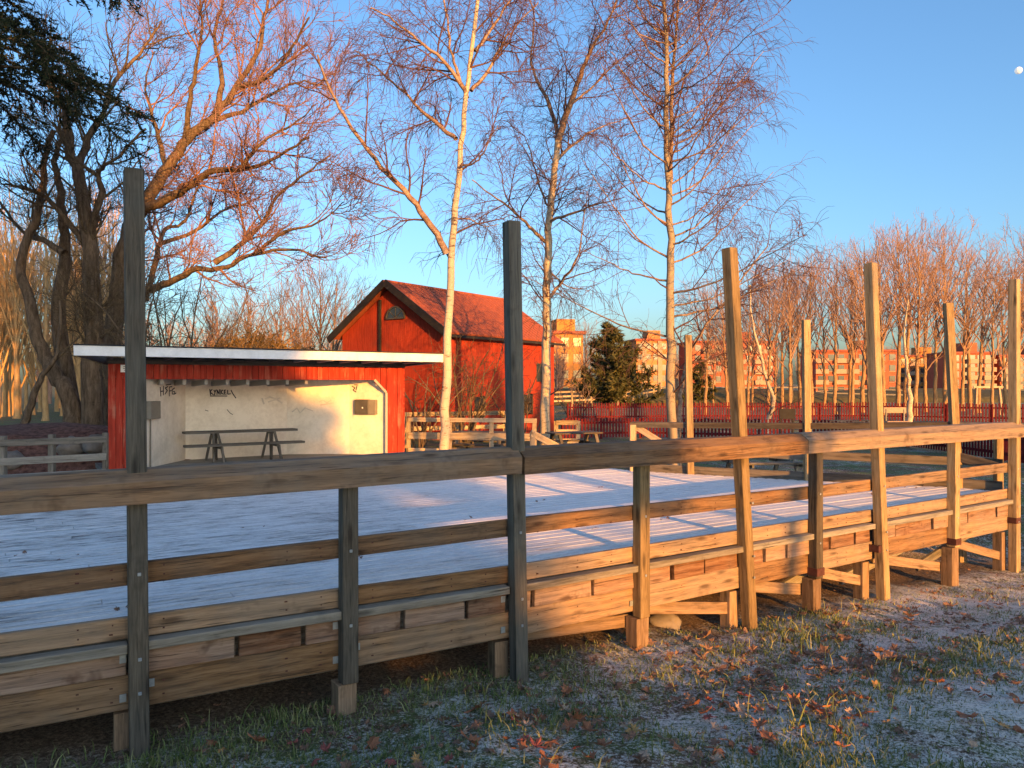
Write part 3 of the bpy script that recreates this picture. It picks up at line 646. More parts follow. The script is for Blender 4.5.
# ------------------------------------------------------------------ apartment blocks far off
M['brick'] = plain('red_brick', (.36, .10, .05), .9, .2, 1.2, 0, 0)
M['ochre'] = plain('ochre_render', (.42, .19, .05), .9, .12, .5, 0, 0)
M['orange'] = plain('orange_render', (.48, .2, .08), .9, .12, .5, 0, 0)
M['balc'] = plain('pale_balcony', (.36, .25, .17), .8, .1, 1, 0, 0)
M['aroof'] = plain('red_roof', (.30, .085, .05), .9, .15, .6, 0, 0)
def quadbox(w, d, h): return boxmesh('block', w, d, h, 0)
WINM = boxmesh('window', 1.2, .12, 1.2, 0); BALM = boxmesh('balcony', 2.6, .9, .95, 0); FRM = boxmesh('frame', 1.3, .06, .12, 0)
WINM.materials.append(M['glass']); BALM.materials.append(M['balc']); FRM.materials.append(M['balc'])
def block(label, px0, px1, ytop, d, floors, cols, wall, yaw=0, roof='aroof', balc=(), strips=()):
    x0, x1 = PX(px0, d), PX(px1, d); w = x1 - x0; zt = CZ + (HY - ytop) / F * d; cx = (x0 + x1) / 2; h = zt - .1
    r = thing('apartment_building', label, 'apartment building', (cx, d, .1), 'far apartment buildings')
    q = Quaternion((0, 0, 1), yaw); T = lambda x, y, z: Vector((cx, d, .1)) + q @ Vector((x, y, z))
    dep = 11; o = ob('wall', quadbox(w, dep, h), M[wall], r, T(0, dep / 2, h / 2), q)
    ob('roof', boxmesh('roof', w + .8, dep + .8, .5, .1), M[roof], r, T(0, dep / 2, h + .25), q)
    fh = h / floors; cw = w / cols
    for i in range(floors):
        for j in range(cols):
            x = -w / 2 + (j + .5) * cw; z = (i + .52) * fh
            wi = ob('window', WINM, None, r, T(x, -.04, z), q); ob('frame', FRM, None, wi, worldpos(wi) + Vector((0, -.03, -.75)))
            if j in balc: ob('balcony', BALM, None, r, T(x, -.5, z - .75), q)
    for s in strips: ob('stair_strip', boxmesh('stair_strip', cw * .55, .3, h, 0), M['balc'], r, T(-w / 2 + s * cw, -.12, h / 2), q)
    ob('stair_tower', boxmesh('stair_tower', 3, 4, 2.2, 0), M[wall], r, T(w * .2, dep / 2, h + 1.5), q)
    return r
block('ochre apartment block behind the second birch', 545, 584, 334, 118, 4, 3, 'ochre', .2)
block('orange apartment tower with pale vertical strips right of the dark pine', 636, 668, 341, 170, 5, 4, 'orange', .1, strips=(1, 3))
block('red brick apartment block between the third birch and the bare tree row', 692, 776, 343, 165, 5, 8, 'brick', .05, balc=(1, 4, 6))
block('long red brick apartment block with pale balconies left of the tall lit post', 817, 896, 352, 160, 4, 8, 'brick', -.08, balc=(0, 2, 3, 5))
block('low ochre apartment block half hidden by the bare tree row', 898, 948, 357, 190, 4, 5, 'ochre', 0, balc=(1, 3))
block('red apartment block with pale balconies between the two tall posts at the right', 952, 992, 354, 165, 5, 5, 'brick', .0, balc=(2, 4))
block('red apartment block cut by the right edge of the photo', 1000, 1065, 357, 165, 5, 7, 'brick', .0, balc=(0, 1, 3))

# ------------------------------------------------------------------ fences and small furniture behind
def zline(px, d, y=None): return Vector((PX(px, d), d, GZ(PX(px, d), d)))
def picket_fence(label, path, h, gap=.13, w=.075):
    pts = [Vector((x, y, 0)) for x, y in path]; r = thing('picket_fence', label, 'picket fence', (pts[0].x, pts[0].y, GZ(pts[0].x, pts[0].y)))
    pk = MB(); n = 0
    for a, c in zip(pts, pts[1:]):
        L = (c - a).length; u = (c - a) / L; m = int(L / gap); rl = int(L / 2.4) + 1
        for i in range(m):
            p = a + u * (i * gap); z = GZ(p.x, p.y); hh = h * random.uniform(.96, 1.03)
            pk.box(p + Vector((0, 0, z + .06)), p + Vector((0, 0, z + hh)), .02, w, up=Vector((-u.y, u.x, 0)).cross(Vector((0, 0, 1))))
        for i in range(rl):
            p = a + u * (L * i / rl); e = a + u * (L * (i + 1) / rl); zp, ze_ = GZ(p.x, p.y), GZ(e.x, e.y); nn = Vector((-u.y, u.x, 0)) * .045
            beam('fence_post', p + nn * 2 + Vector((0, 0, zp)), p + nn * 2 + Vector((0, 0, zp + h * .95)), .09, .09, M['picket'], r, up=Vector((0, 1, 0)), bev=0)
            for k in (.28, .78): beam('fence_rail', p + nn + Vector((0, 0, zp + h * k)), e + nn + Vector((0, 0, ze_ + h * k)), .04, .08, M['picket'], r, bev=0)
    o = pk.build('pickets', M['picket'], r); o['kind'] = 'stuff'; return r
picket_fence('long dark red picket fence behind the dance floor', [(PX(563, 29), 29), (PX(640, 30), 30), (PX(800, 28), 28), (PX(905, 25.5), 25.5), (PX(1000, 21), 21), (PX(1060, 17.5), 17.5)], .80)
picket_fence('second red picket fence farther off, glowing above the first one', [(PX(568, 42), 42), (PX(700, 44), 44), (PX(860, 44), 44), (PX(1040, 40), 40)], 1.05, .15)
def rail_fence(label, path, h, rails, gap, mat):
    pts = [Vector((x, y, GZ(x, y) + dz)) for x, y, dz in path]; r = thing('rail_fence', label, 'fence', tuple(pts[0]))
    for a, c in zip(pts, pts[1:]):
        L = (c - a).length; u = (c - a) / L; n = max(1, int(L / gap))
        for i in range(n + 1):
            p = a + (c - a) * (i / n); beam('fence_post', p - Vector((0, 0, .3)), p + Vector((0, 0, h)), .13, .13, mat, r, up=Vector((0, 1, 0)), bev=0)
        for k in rails: beam('fence_rail', a + Vector((0, -.08, h * k)), c + Vector((0, -.08, h * k)), .06, .14, mat, r, bev=0)
    return r
rail_fence('pale wooden rail fence climbing the bank beyond the red fences', [(PX(553, 60), 60, .35), (PX(610, 62), 62, .5), (PX(660, 72), 72, 1.1)], 1.15, (.35, .65, .95), 1.6, M['palewood'])
rail_fence('grey rail fence running along the bank right of the third birch', [(PX(690, 80), 80, .6), (PX(800, 84), 84, .6), (PX(905, 84), 84, .3)], 1.2, (.5, .95), 3, M['greywood'])
rail_fence('pale plank fence in front of the barn wall', [(PX(405, 25), 25, .1), (PX(505, 27), 27, .1)], 1.05, (.5, .95), 1.6, M['palewood'])
rail_fence('short pale log barrier beside the second birch', [(PX(556, 24), 24, .0), (PX(578, 24), 24, .0)], .95, (.35, .65, .95), .7, M['palewood'])
# bank with hedge
def blob(name, c, sx, sy, sz, mat, seed, sub=4, amp=.18):
    bm = bmesh.new(); bmesh.ops.create_icosphere(bm, subdivisions=sub, radius=1)
    from mathutils import noise as mn
    for v in bm.verts:
        k = 1 + amp * mn.noise(v.co * 1.7 + Vector((seed, 0, 0))) + amp * .5 * mn.noise(v.co * 4 + Vector((0, seed, 0)))
        v.co = Vector((v.co.x * sx * k, v.co.y * sy * k, v.co.z * sz * k))
    me = bpy.data.meshes.new(name); bm.to_mesh(me); bm.free()
    me.polygons.foreach_set('use_smooth', [True] * len(me.polygons)); return ob(name, me, mat, None, c)
M['litter'] = plain('leafy_soil', (.15, .075, .055), .95, .8, 9, 0, .05, .1)
M['lawn'] = plain('shaded_lawn', (.07, .075, .04), .95, .45, 3, 0, .05, .1)
M['bankgrass'] = plain('bank_grass', (.10, .085, .04), .95, .5, 2, 0, .05, .1)
tag(blob('bank', (-11, 16.5, .2), 6.5, 2.6, 1.25, M['litter'], 3), kind='structure')
tag(blob('hill', (16, 82, -.6), 26, 9, 2.6, M['bankgrass'], 5), kind='structure')
tag(blob('hill', (58, 95, -.6), 34, 9, 2.4, M['bankgrass'], 9), kind='structure')
for i, (px, py, d, s, lb) in enumerate(((991, 452, 14.5, .32, 'pale boulder on the grass just behind the right corner post'), (8, 462, 14.6, .3, 'dark stone on the leafy bank at the left edge'), (72, 447, 14.6, .28, 'mossy stone on the leafy bank beside the railing post'), (98, 445, 14.4, .26, 'rounded grey stone on the bank beside the stage wall'), (665, 622, 8.0, .17, 'tan stone lying in leaves between the sunlit posts'))):
    p = W(px, py, d)
    if i != 1 and i != 2 and i != 3: p.z = GZ(p.x, p.y) + s * .2
    tag(blob('boulder', p, s, s * .8, s * .7, M['stone'], i * 7.7, 3, .3), lb, 'stone')
def picnic(label, c, yaw, L=1.7, sc=1, mat='greywood'):
    c = Vector(c); r = thing('picnic_table', label, 'picnic table', tuple(c), 'picnic tables behind the dance floor'); q = Quaternion((0, 0, 1), yaw)
    T = lambda x, y, z: c + q @ Vector((x * sc, y * sc, z * sc)); Y = q @ Vector((1, 0, 0))
    for k in range(4): beam('table_board', T(-L / 2, -.27 + k * .18, .72), T(L / 2, -.27 + k * .18, .72), .16, .04, M[mat], r)
    for s in (-1, 1):
        for e in (.62, .78): beam('seat_board', T(-L / 2, s * e, .43), T(L / 2, s * e, .43), .14, .04, M[mat], r)
    for x in (-.6, .6):
        beam('cross_bar', T(x, -.8, .38), T(x, .8, .38), .05, .09, M[mat], r)
        for s in (-1, 1): beam('leg', T(x, s * .25, .68), T(x, s * .6, 0), .05, .1, M[mat], r, up=Y)
    return r
def gp(px, d): x = PX(px, d); return (x, d, GZ(x, d))
picnic('dark picnic table on the path beside the second birch', gp(574, 22), .4, 1.6, .95, 'darkwood')
picnic('grey picnic table on the frosted grass seen under the far hand rail', gp(762, 17.5), .15)
picnic('dark picnic table behind the barn fence left of the tall middle post', gp(482, 21), -.3, 1.6, 1, 'darkwood')
bn = thing('bench', 'pale park bench by the red fence in front of the bare tree row', 'bench', gp(897, 34))
c = Vector(gp(897, 34))
beam('seat', c + Vector((-.5, 0, .45)), c + Vector((.5, 0, .45)), .35, .05, M['balc'], bn); beam('backrest', c + Vector((-.5, .2, .95)), c + Vector((.5, .2, .95)), .05, .25, M['balc'], bn)
for s in (-.4, .4): beam('leg', c + Vector((s, .18, 0)), c + Vector((s, .18, 1.0)), .06, .06, M['greywood'], bn, up=Vector((0, 1, 0))); beam('leg', c + Vector((s, -.12, 0)), c + Vector((s, -.12, .44)), .06, .06, M['greywood'], bn, up=Vector((0, 1, 0)))
nb = thing('notice_board', 'dark notice board on two posts at the red fence', 'notice board', gp(787, 27))
c = Vector(gp(787, 27)); beam('board_panel', c + Vector((-.28, 0, 1.05)), c + Vector((.28, 0, 1.05)), .06, .36, M['black'], nb)
for s in (-.22, .22): beam('leg', c + Vector((s, .04, 0)), c + Vector((s, .04, .9)), .06, .06, M['black'], nb, up=Vector((0, 1, 0)))
sw = thing('swing_frame', 'wooden A shaped swing frame at the far playground on the right', 'swing frame', gp(988, 52))
c = Vector(gp(988, 52))
for s in (-1, 1):
    for e in (-.55, .55): beam('leg', c + Vector((s * .9 + e * .5, e, 0)), c + Vector((s * .75, 0, 1.9)), .12, .12, M['palewood'], sw, up=Vector((0, 1, 0)))
beam('top_bar', c + Vector((-1.0, 0, 1.9)), c + Vector((1.0, 0, 1.9)), .12, .12, M['palewood'], sw)
mo = blob('moon', W(1018.5, 70.5, 4000), 18, 18, 18, None, 0, 4, 0)
mm = bpy.data.materials.new('moon_light'); mm.use_nodes = True; b = mm.node_tree.nodes['Principled BSDF']; b.inputs['Base Color'].default_value = (.6, .6, .58, 1)
b.inputs['Emission Color'].default_value = (1, .97, .93, 1); b.inputs['Emission Strength'].default_value = .22
_n = noise(mm.node_tree, N(mm.node_tree, 'ShaderNodeTexCoord').outputs['Generated'], 3.5, 4, .6); mm.node_tree.links.new(ramp(mm.node_tree, _n, [(.35, (.55, .6, .68)), (.6, (1, .98, .95))]), b.inputs['Emission Color'])
mo.data.materials.append(mm); tag(mo, 'small pale moon in the blue sky at the right edge', 'moon')

# ------------------------------------------------------------------ trees
class Tubes:
    def __init__(s): s.g = {}
    def add(s, pts, rad, sides): s.g.setdefault((len(pts), sides), []).append((pts, rad))
    def mesh(s, name, org):
        V = []; Q = []; base = 0
        for (n, k), lst in s.g.items():
            P = np.array([a for a, _ in lst]); Rr = np.array([b for _, b in lst])
            T = np.gradient(P, axis=1); T /= np.linalg.norm(T, axis=2, keepdims=True) + 1e-9
            ref = np.tile(np.array([.31, .2, .93]), (len(lst), n, 1)); ref[np.abs((T * ref).sum(-1)) > .93] = (1, 0, 0)
            # a constant reference per branch keeps the rings from twisting
            ref = np.repeat(ref[:, :1], n, 1); A = np.cross(T, ref); nrmA = np.linalg.norm(A, axis=2, keepdims=True); A /= nrmA + 1e-6; B = np.cross(T, A)
            an = np.arange(k) * 2 * np.pi / k
            ring = P[:, :, None] + Rr[:, :, None, None] * (np.cos(an)[None, None, :, None] * A[:, :, None] + np.sin(an)[None, None, :, None] * B[:, :, None])
            V.append(ring.reshape(-1, 3)); m = len(lst)
            i = np.arange(m)[:, None, None] * n * k + np.arange(n - 1)[None, :, None] * k; j = np.arange(k)[None, None]; j2 = (j + 1) % k
            q = np.stack(np.broadcast_arrays(i + j, i + j2, i + k + j2, i + k + j), -1).reshape(-1, 4) + base
            Q.append(q); base += m * n * k
        return npmesh(name, np.concatenate(V) - np.array(org), np.concatenate(Q), smooth=True)
def unit(v): return v / (np.linalg.norm(v) + 1e-9)
def smoothline(pts, n):
    pts = np.array(pts, float); k = len(pts); t = np.linspace(0, k - 1, n); out = []
    for x in t:
        i = min(int(x), k - 2); f = x - i; p0 = pts[max(i - 1, 0)]; p1 = pts[i]; p2 = pts[i + 1]; p3 = pts[min(i + 2, k - 1)]
        out.append(.5 * (2 * p1 + (p2 - p0) * f + (2 * p0 - 5 * p1 + 4 * p2 - p3) * f * f + (3 * p1 - p0 - 3 * p2 + p3) * f ** 3))
    return np.array(out)
def shoot(start, d, L, n, curl, trop):
    p = np.array(start, float); d = unit(np.array(d, float)); pts = [p]; st = L / n
    jit = rng.normal(size=(n, 3)) * curl
    for i in range(n): d = unit(d + jit[i] + np.array([0, 0, trop * (i + 1) / n])); p = p + d * st; pts.append(p)
    return np.array(pts)
def perp(d): 
    v = rng.normal(size=3); v -= d * v.dot(d); return unit(v)
def branch_out(line, rad, levels, tw, li, li0=0):
    """levels: list of dicts(n per metre, len, lenf, ang, curl, trop, seg, sides, rmin)"""
    if not levels: return
    s = levels[0]; seg = np.linalg.norm(np.diff(line, axis=0), axis=1); L = seg.sum(); cum = np.concatenate([[0], np.cumsum(seg)])
    cnt = int(s['n'] * L * (1 - s.get('t0', .15)) + rng.random())
    for _ in range(cnt):
        t = s.get('t0', .15) + (1 - s.get('t0', .15)) * rng.random(); x = t * L; i = min(np.searchsorted(cum, x) - 1, len(seg) - 1); i = max(i, 0)
        f = (x - cum[i]) / (seg[i] + 1e-9); p = line[i] * (1 - f) + line[i + 1] * f; d = unit(line[i + 1] - line[i]); r0 = rad[i] * (1 - f) + rad[i + 1] * f
        a = s['ang'] * rng.uniform(.7, 1.3); dd = d * math.cos(a) + perp(d) * math.sin(a); dd = unit(dd + np.array([0, 0, s.get('up', 0)]))
        ln = s['len'] * rng.uniform(.55, 1.25) * (1 - s.get('taper', .4) * t)
        pl = shoot(p, dd, ln, s['seg'], s['curl'], s['trop']); r = max(s['rmin'], min(r0 * .6, s['rmax'])); rr = np.linspace(r, max(s['rmin'] * .6, r * .3), s['seg'] + 1)
        (tw if s.get('twig', True) else li).add(pl, rr, s['sides'])
        branch_out(pl, rr, levels[1:], tw, li)
def build_tree(name, label, cat, limbs, org, levels, mtrunk, mlimb, mtwig, group=None, limb_levels=None):
    """limbs: (points3d, r0, r1, sides, 'trunk'|'limb', use_levels)"""
    r = thing(name, label, cat, org, group); T_ = Tubes(); L_ = Tubes(); W_ = Tubes(); nl = 0
    for pts, r0, r1, kind, lv in limbs:
        n = max(5, len(pts) * 4); line = smoothline(pts, n)
        if len(pts) > 2: line[1:-1] += rng.normal(size=(n - 2, 3)) * min(.012 + r0 * .05, .03)
        rad = r1 + (r0 - r1) * (1 - np.linspace(0, 1, n)) ** 1.35
        if kind == 'trunk': rad[0] *= 1.35
        if kind == 'trunk': T_.add(line, rad, 10)
        else: L_.add(line, rad, 6); nl += 1
        branch_out(line, rad, lv, W_, L_)
    ob('trunk', T_.mesh('trunk', org), mtrunk, r, org)
    if L_.g: ob('limbs', L_.mesh('limbs', org), mlimb, r, org)
    if W_.g: ob('crown', W_.mesh('crown', org), mtwig, r, org)
    return r
def P3d(pl, d, dj=0): return [tuple(W(x, y, d + (dj * i / max(1, len(pl) - 1)))) for i, (x, y) in enumerate(pl)]
def cr(pl, ox, oy, s): return [(ox + x / s, oy + y / s) for x, y in pl]

# birch twigs: long, thin, hanging
def birch_levels(k=1.0, droop=.35):
    return [dict(n=3.1 * k, len=1.6, ang=.85, curl=.13, trop=.08, seg=6, sides=4, rmin=.008, rmax=.024, t0=.1, taper=.35, twig=True),
            dict(n=6.0 * k, len=.85, ang=.8, curl=.16, trop=-droop * .5, seg=5, sides=3, rmin=.0055, rmax=.010, t0=.1),
            dict(n=8.5 * k, len=.7, ang=.6, curl=.12, trop=-droop * 1.1, seg=4, sides=3, rmin=.0042, rmax=.006, t0=.1)]
def bstem(pl, d, r0, r1, kind, lv, dj=0): return (P3d(pl, d, dj), r0, r1, kind, lv)
c3 = lambda pl: cr(pl, 300, 0, 2.56)
D = 15.9; lv = birch_levels(); lvl = birch_levels(1.1, .5)
zb = W(443, 480, D)
build_tree('birch_tree', 'tall white trunked birch with a long left limb right beside the stage roof', 'birch',
    [bstem([(441, 492), (444, 450), (447, 380), (450, 300), (455, 220), (461, 150), (468, 80), (478, 0), (486, -90), (492, -200)], D, .118, .028, 'trunk', birch_levels(.55)),
     bstem(c3([(375, 650), (330, 570), (270, 490), (200, 420), (150, 350), (100, 270), (60, 190), (45, 140)]), D, .075, .018, 'limb', lvl, -1.5),
     bstem(c3([(400, 355), (330, 300), (260, 230), (190, 170), (140, 130)]), D, .05, .012, 'limb', lvl, 1.5),
     bstem(c3([(425, 240), (380, 170), (310, 110), (240, 50), (180, 20)]), D, .05, .012, 'limb', lvl, -1),
     bstem(c3([(438, 232), (480, 185), (520, 110), (560, 60), (610, 5)]), D, .045, .012, 'limb', lvl, 1),
     bstem(c3([(428, 250), (400, 180), (380, 90), (365, -30), (350, -120)]), D, .045, .012, 'limb', lvl, .5),
     bstem(c3([(405, 430), (450, 415), (480, 370), (505, 320)]), D, .028, .008, 'limb', lvl, -1),
     bstem(c3([(447, 130), (500, 60), (560, -30), (600, -90)]), D, .04, .01, 'limb', lvl, 1),
     bstem(c3([(395, 560), (430, 560), (470, 580), (510, 575)]), D, .022, .007, 'limb', lvl, 1)],
    tuple(W(441, 492, D)), None, M['birchbark'], M['birchlimb'], M['birchtwig'])
D = 23
lv2 = [dict(d) for d in birch_levels(.85)]
for x in lv2: x['len'] *= 1.3; x['n'] /= 1.15; x['rmin'] *= 1.3
build_tree('birch_tree', 'forked white birch standing at the right corner of the barn', 'birch',
    [bstem([(545, 462), (546, 400), (547, 330), (547, 270), (550, 220), (555, 170), (558, 140)], D, .165, .09, 'trunk', [dict(d) for d in lv2]),
     bstem(c3([(660, 360), (690, 270), (720, 190), (750, 120), (790, 50), (820, -40)]), D, .11, .025, 'limb', lv2, -1.5),
     bstem(c3([(660, 370), (650, 300), (615, 220), (590, 150), (600, 60), (580, -30)]), D, .08, .02, 'limb', lv2, 1.5),
     bstem(c3([(655, 410), (700, 370), (760, 330), (840, 300)]), D, .06, .015, 'limb', lv2, 2),
     bstem(c3([(630, 620), (590, 580), (540, 535), (500, 505), (440, 460)]), D, .06, .015, 'limb', lv2, -2),
     bstem(c3([(632, 768), (670, 720), (705, 670), (722, 590), (735, 490)]), D, .06, .015, 'limb', lv2, 1),
     bstem(c3([(636, 570), (700, 545), (760, 525), (830, 505)]), D, .05, .012, 'limb', lv2, -2),
     bstem(c3([(640, 540), (615, 480), (600, 430), (580, 360), (530, 310)]), D, .04, .012, 'limb', lv2, 2),
     bstem(c3([(632, 690), (680, 730), (740, 745)]), D, .035, .01, 'limb', lv2, 2),
     bstem(c3([(690, 270), (740, 230), (800, 170), (860, 130)]), D, .05, .012, 'limb', lv2, 2)],
    tuple(W(545, 462, D)), None, M['birchbark'], M['birchlimb'], M['birchtwig'])
D = 18; c4 = lambda pl: cr(pl, 600, 0, 2.4)
B3 = [bstem([(674, 468), (673, 430), (671, 380), (670, 320), (670, 250), (668, 190), (667, 120), (666, 60), (664, -10), (662, -90), (660, -170)], D, .14, .03, 'trunk', birch_levels(.5)),
      bstem(c4([(165, 450), (172, 300), (176, 150), (188, 0), (195, -120)]), D, .07, .02, 'limb', lv, .8),
      bstem([(677, 440), (680, 405), (684, 375), (692, 348), (706, 325), (728, 298), (748, 270), (768, 246)], D, .07, .014, 'limb', lvl, -.5)]
for k in range(60):
    t = ((k + rng.random()) / 60) ** .72; y = 345 - 430 * t; x = 671 - 8 * t; s = 1 if rng.random() < .5 else -1
    ln = (150 - 65 * t) * rng.uniform(.65, 1.1) * (1.0 if y > 60 else .8); a = rng.uniform(.6, 1.1) if t > .2 else rng.uniform(.3, .8)
    dx, dy = s * ln * math.cos(a * .9), -ln * math.sin(a)
    B3.append(bstem([(x, y), (x + dx * .35, y + dy * .2), (x + dx * .7, y + dy * .62), (x + dx, y + dy)], D, .026 * (1.15 - .5 * t), .007, 'limb', birch_levels(.72, .42), rng.uniform(-3, 3)))
build_tree('birch_tree', 'largest bare birch with a wide crown behind the far railing', 'birch', B3, tuple(W(674, 468, D)), None, M['birchbark2'], M['birchlimb'], M['birchtwig'])

# the big oak behind the stage
c1 = lambda pl: cr(pl, 0, 0, 2.3286)
ol = [dict(n=2.6, len=2.3, ang=.7, curl=.15, trop=.16, seg=7, sides=5, rmin=.014, rmax=.038, t0=.2, taper=.35, twig=True),
      dict(n=4.8, len=1.25, ang=.7, curl=.16, trop=.13, seg=5, sides=3, rmin=.008, rmax=.016, t0=.12),
      dict(n=8.5, len=.8, ang=.65, curl=.18, trop=.06, seg=4, sides=3, rmin=.0075, rmax=.010, t0=.1)]
ol1 = [dict(d) for d in ol]; ol1[0]['n'] = .45; ol1[0]['t0'] = .45
D = 24
def OK(pl, r0, r1, kind='limb', lv=ol, d=D, dj=0): return bstem(c1(pl), d, r0 * (1 if kind == 'trunk' else .82), r1 * .8, kind, lv, dj)
build_tree('oak_tree', 'huge spreading bare oak with pinkish crown behind the left end of the stage', 'oak',
    [OK([(250, 1050), (262, 800), (290, 570), (335, 480), (385, 400), (430, 330), (500, 270), (550, 200), (600, 120), (620, 30), (640, -60)], .31, .045, 'trunk'),
     OK([(335, 490), (430, 440), (490, 400), (560, 395), (640, 370), (720, 320)], .2, .04, dj=-3),
     OK([(275, 690), (340, 675), (390, 660), (450, 630), (520, 625), (600, 590), (690, 585), (760, 600)], .19, .03, dj=-3),
     OK([(500, 612), (560, 570), (610, 520), (650, 455), (720, 400), (770, 360)], .12, .03, d=23, dj=1),
     OK([(340, 700), (365, 600), (385, 535), (430, 515), (460, 430), (450, 380)], .13, .03, dj=2),
     OK([(370, 570), (450, 540), (520, 490), (570, 475), (640, 440)], .10, .02, d=25, dj=2),
     OK([(385, 390), (370, 320), (350, 250), (338, 190), (360, 120)], .11, .025, dj=2),
     OK([(430, 335), (440, 250), (455, 160), (470, 60), (460, -40)], .14, .03, dj=-2),
     OK([(500, 270), (518, 180), (500, 90), (520, 0), (540, -80)], .13, .03, dj=2),
     OK([(550, 205), (620, 180), (680, 110), (720, 40)], .12, .03, dj=-2),
     OK([(480, 285), (560, 260), (640, 215), (700, 190), (760, 200)], .11, .03, dj=2),
     OK([(560, 395), (610, 330), (680, 290), (740, 240)], .09, .02, d=22, dj=-1),
     OK([(600, 590), (660, 540), (740, 520), (800, 470)], .08, .02, d=22.5, dj=-1)],
    tuple(W(108, 452, D)), None, M['oakbark'], M['oakbark'], M['oaktwig'])
D = 21.5
build_tree('oak_tree', 'dark many stemmed oak leaning at the left edge behind the railing', 'oak',
    [bstem(c1([(215, 1030), (215, 760), (210, 600), (190, 450), (165, 350), (150, 250), (110, 190), (90, 100)]), D, .30, .05, 'trunk', ol),
     bstem(c1([(190, 1030), (140, 768), (150, 600), (145, 480), (130, 370), (150, 300)]), D + 1, .26, .06, 'trunk', ol1),
     bstem([(78, 445), (76, 425), (66, 393), (50, 368), (38, 340), (28, 300), (22, 260), (40, 200), (44, 160), (54, 130)], D, .29, .07, 'trunk', ol1),
     bstem([(20, 440), (30, 405), (42, 378), (58, 350), (60, 300)], D - 1, .12, .04, 'limb', ol1),
     bstem(c1([(190, 450), (192, 350), (240, 265), (265, 190), (330, 120), (375, 50)]), D, .14, .03, 'limb', ol, 1),
     bstem(c1([(205, 560), (235, 450), (230, 400), (270, 370), (340, 300)]), D, .11, .03, 'limb', ol, -1),
     bstem(c1([(150, 590), (100, 560), (50, 540), (0, 470)]), D, .12, .03, 'limb', ol, 1),
     bstem(c1([(190, 560), (120, 470), (60, 440), (10, 430)]), D, .10, .03, 'limb', ol, -1)],
    tuple(W(85, 450, D)), None, M['oakbark'], M['oakbark'], M['shrubtwig'])

# conifers
def leafmesh(name, pts, dirs, size, org, aspect=.3, per=1, tri=True):
    n = len(pts); d = dirs / (np.linalg.norm(dirs, axis=1, keepdims=True) + 1e-9); v = rng.normal(size=(n, 3)); s = np.cross(d, v); s /= np.linalg.norm(s, axis=1, keepdims=True) + 1e-9
    sz = size * rng.uniform(.6, 1.3, n)[:, None]; a = pts - s * sz * aspect * .5; b = pts + s * sz * aspect * .5; c = pts + d * sz
    V = np.stack([a, b, c], 1).reshape(-1, 3) - np.array(org); me = npmesh(name, V, None, np.arange(3 * n).reshape(-1, 3))
    at = me.attributes.new('tint', 'FLOAT', 'POINT'); at.data.foreach_set('value', np.repeat(rng.random(n), 3).astype(np.float32)); return me
def conifer(name, label, base, h, rad, nb, mat, zlow=.08, dens=1.0, size=.2, droop=-.25, group=None, power=.85, ir=(.75, 1.1)):
    base = np.array(base, float); r = thing(name, label, 'conifer', tuple(base), group); T_ = Tubes(); Tw = Tubes(); P = []; Dn = []
    tr = shoot(base, (0, 0, 1), h, 9, .01, 0); T_.add(tr, np.linspace(.02 * h + .03, .02, 10), 8)
    for i in range(nb):
        t = zlow + (1 - zlow) * (i / nb); z = base[2] + h * t; L = rad * (1 - t) ** power * rng.uniform(*ir) + .15; a = i * 2.399 + rng.normal() * .3
        pl = shoot((base[0], base[1], z), (math.cos(a), math.sin(a), .15), L, 6, .06, droop); Tw.add(pl, np.linspace(.012 + .008 * L, .006, 7), 4)
        m = int(9 * L * dens) + 3
        for _ in range(m):
            f = rng.uniform(.12, 1) * 5.99; k = int(f); p = pl[k] + (pl[k + 1] - pl[k]) * (f - k); d0 = unit(pl[k + 1] - pl[k])
            sd_ = perp(d0); sd_[2] *= .45; dd = unit(d0 * .55 + sd_ + np.array([0, 0, droop * .8])); l2 = min(.9, .28 * L + .15) * rng.uniform(.5, 1.1) * (1 - .35 * f / 6)
            q = shoot(p, dd, l2, 3, .1, droop * .7); Tw.add(q, np.array([.006, .005, .004, .003]), 3)
            nn = int(26 * l2 / .5) + 4; g = rng.random(nn) * 2.99; kk = g.astype(int); pp = q[kk] + (q[kk + 1] - q[kk]) * (g - kk)[:, None]
            P.append(pp); Dn.append(np.tile(dd, (nn, 1)) * .6 + rng.normal(size=(nn, 3)) * .55)
    ob('trunk', T_.mesh('trunk', base), M['oakbark'], r, base); br_ = ob('branches', Tw.mesh('branches', base), M['shrubtwig'], r, base)
    ob('crown', leafmesh('crown', np.concatenate(P), np.concatenate(Dn), size, base), mat, r, base); return r
conifer('spruce_tree', 'dark drooping spruce overhanging the top left corner', (PX(-105, 13.5), 13.5, GZ(PX(-105, 13.5), 13.5)), 19, 6.2, 125, M['spruce'], .385, 2.3, .095, -.22, power=.6)
conifer('pine_tree', 'green pine between the second and third birch in front of the apartments', (PX(611, 48), 48, .3), 5.8, 3.0, 60, M['pine'], .12, .8, .3, .12, power=.7, ir=(.45, 1.2))
conifer('pine_tree', 'small dark pine just right of the third birch trunk', (PX(700, 60), 60, .4), 3.9, 1.4, 26, M['pine'], .15, .9, .3, .12, power=.65, ir=(.4, 1.2))
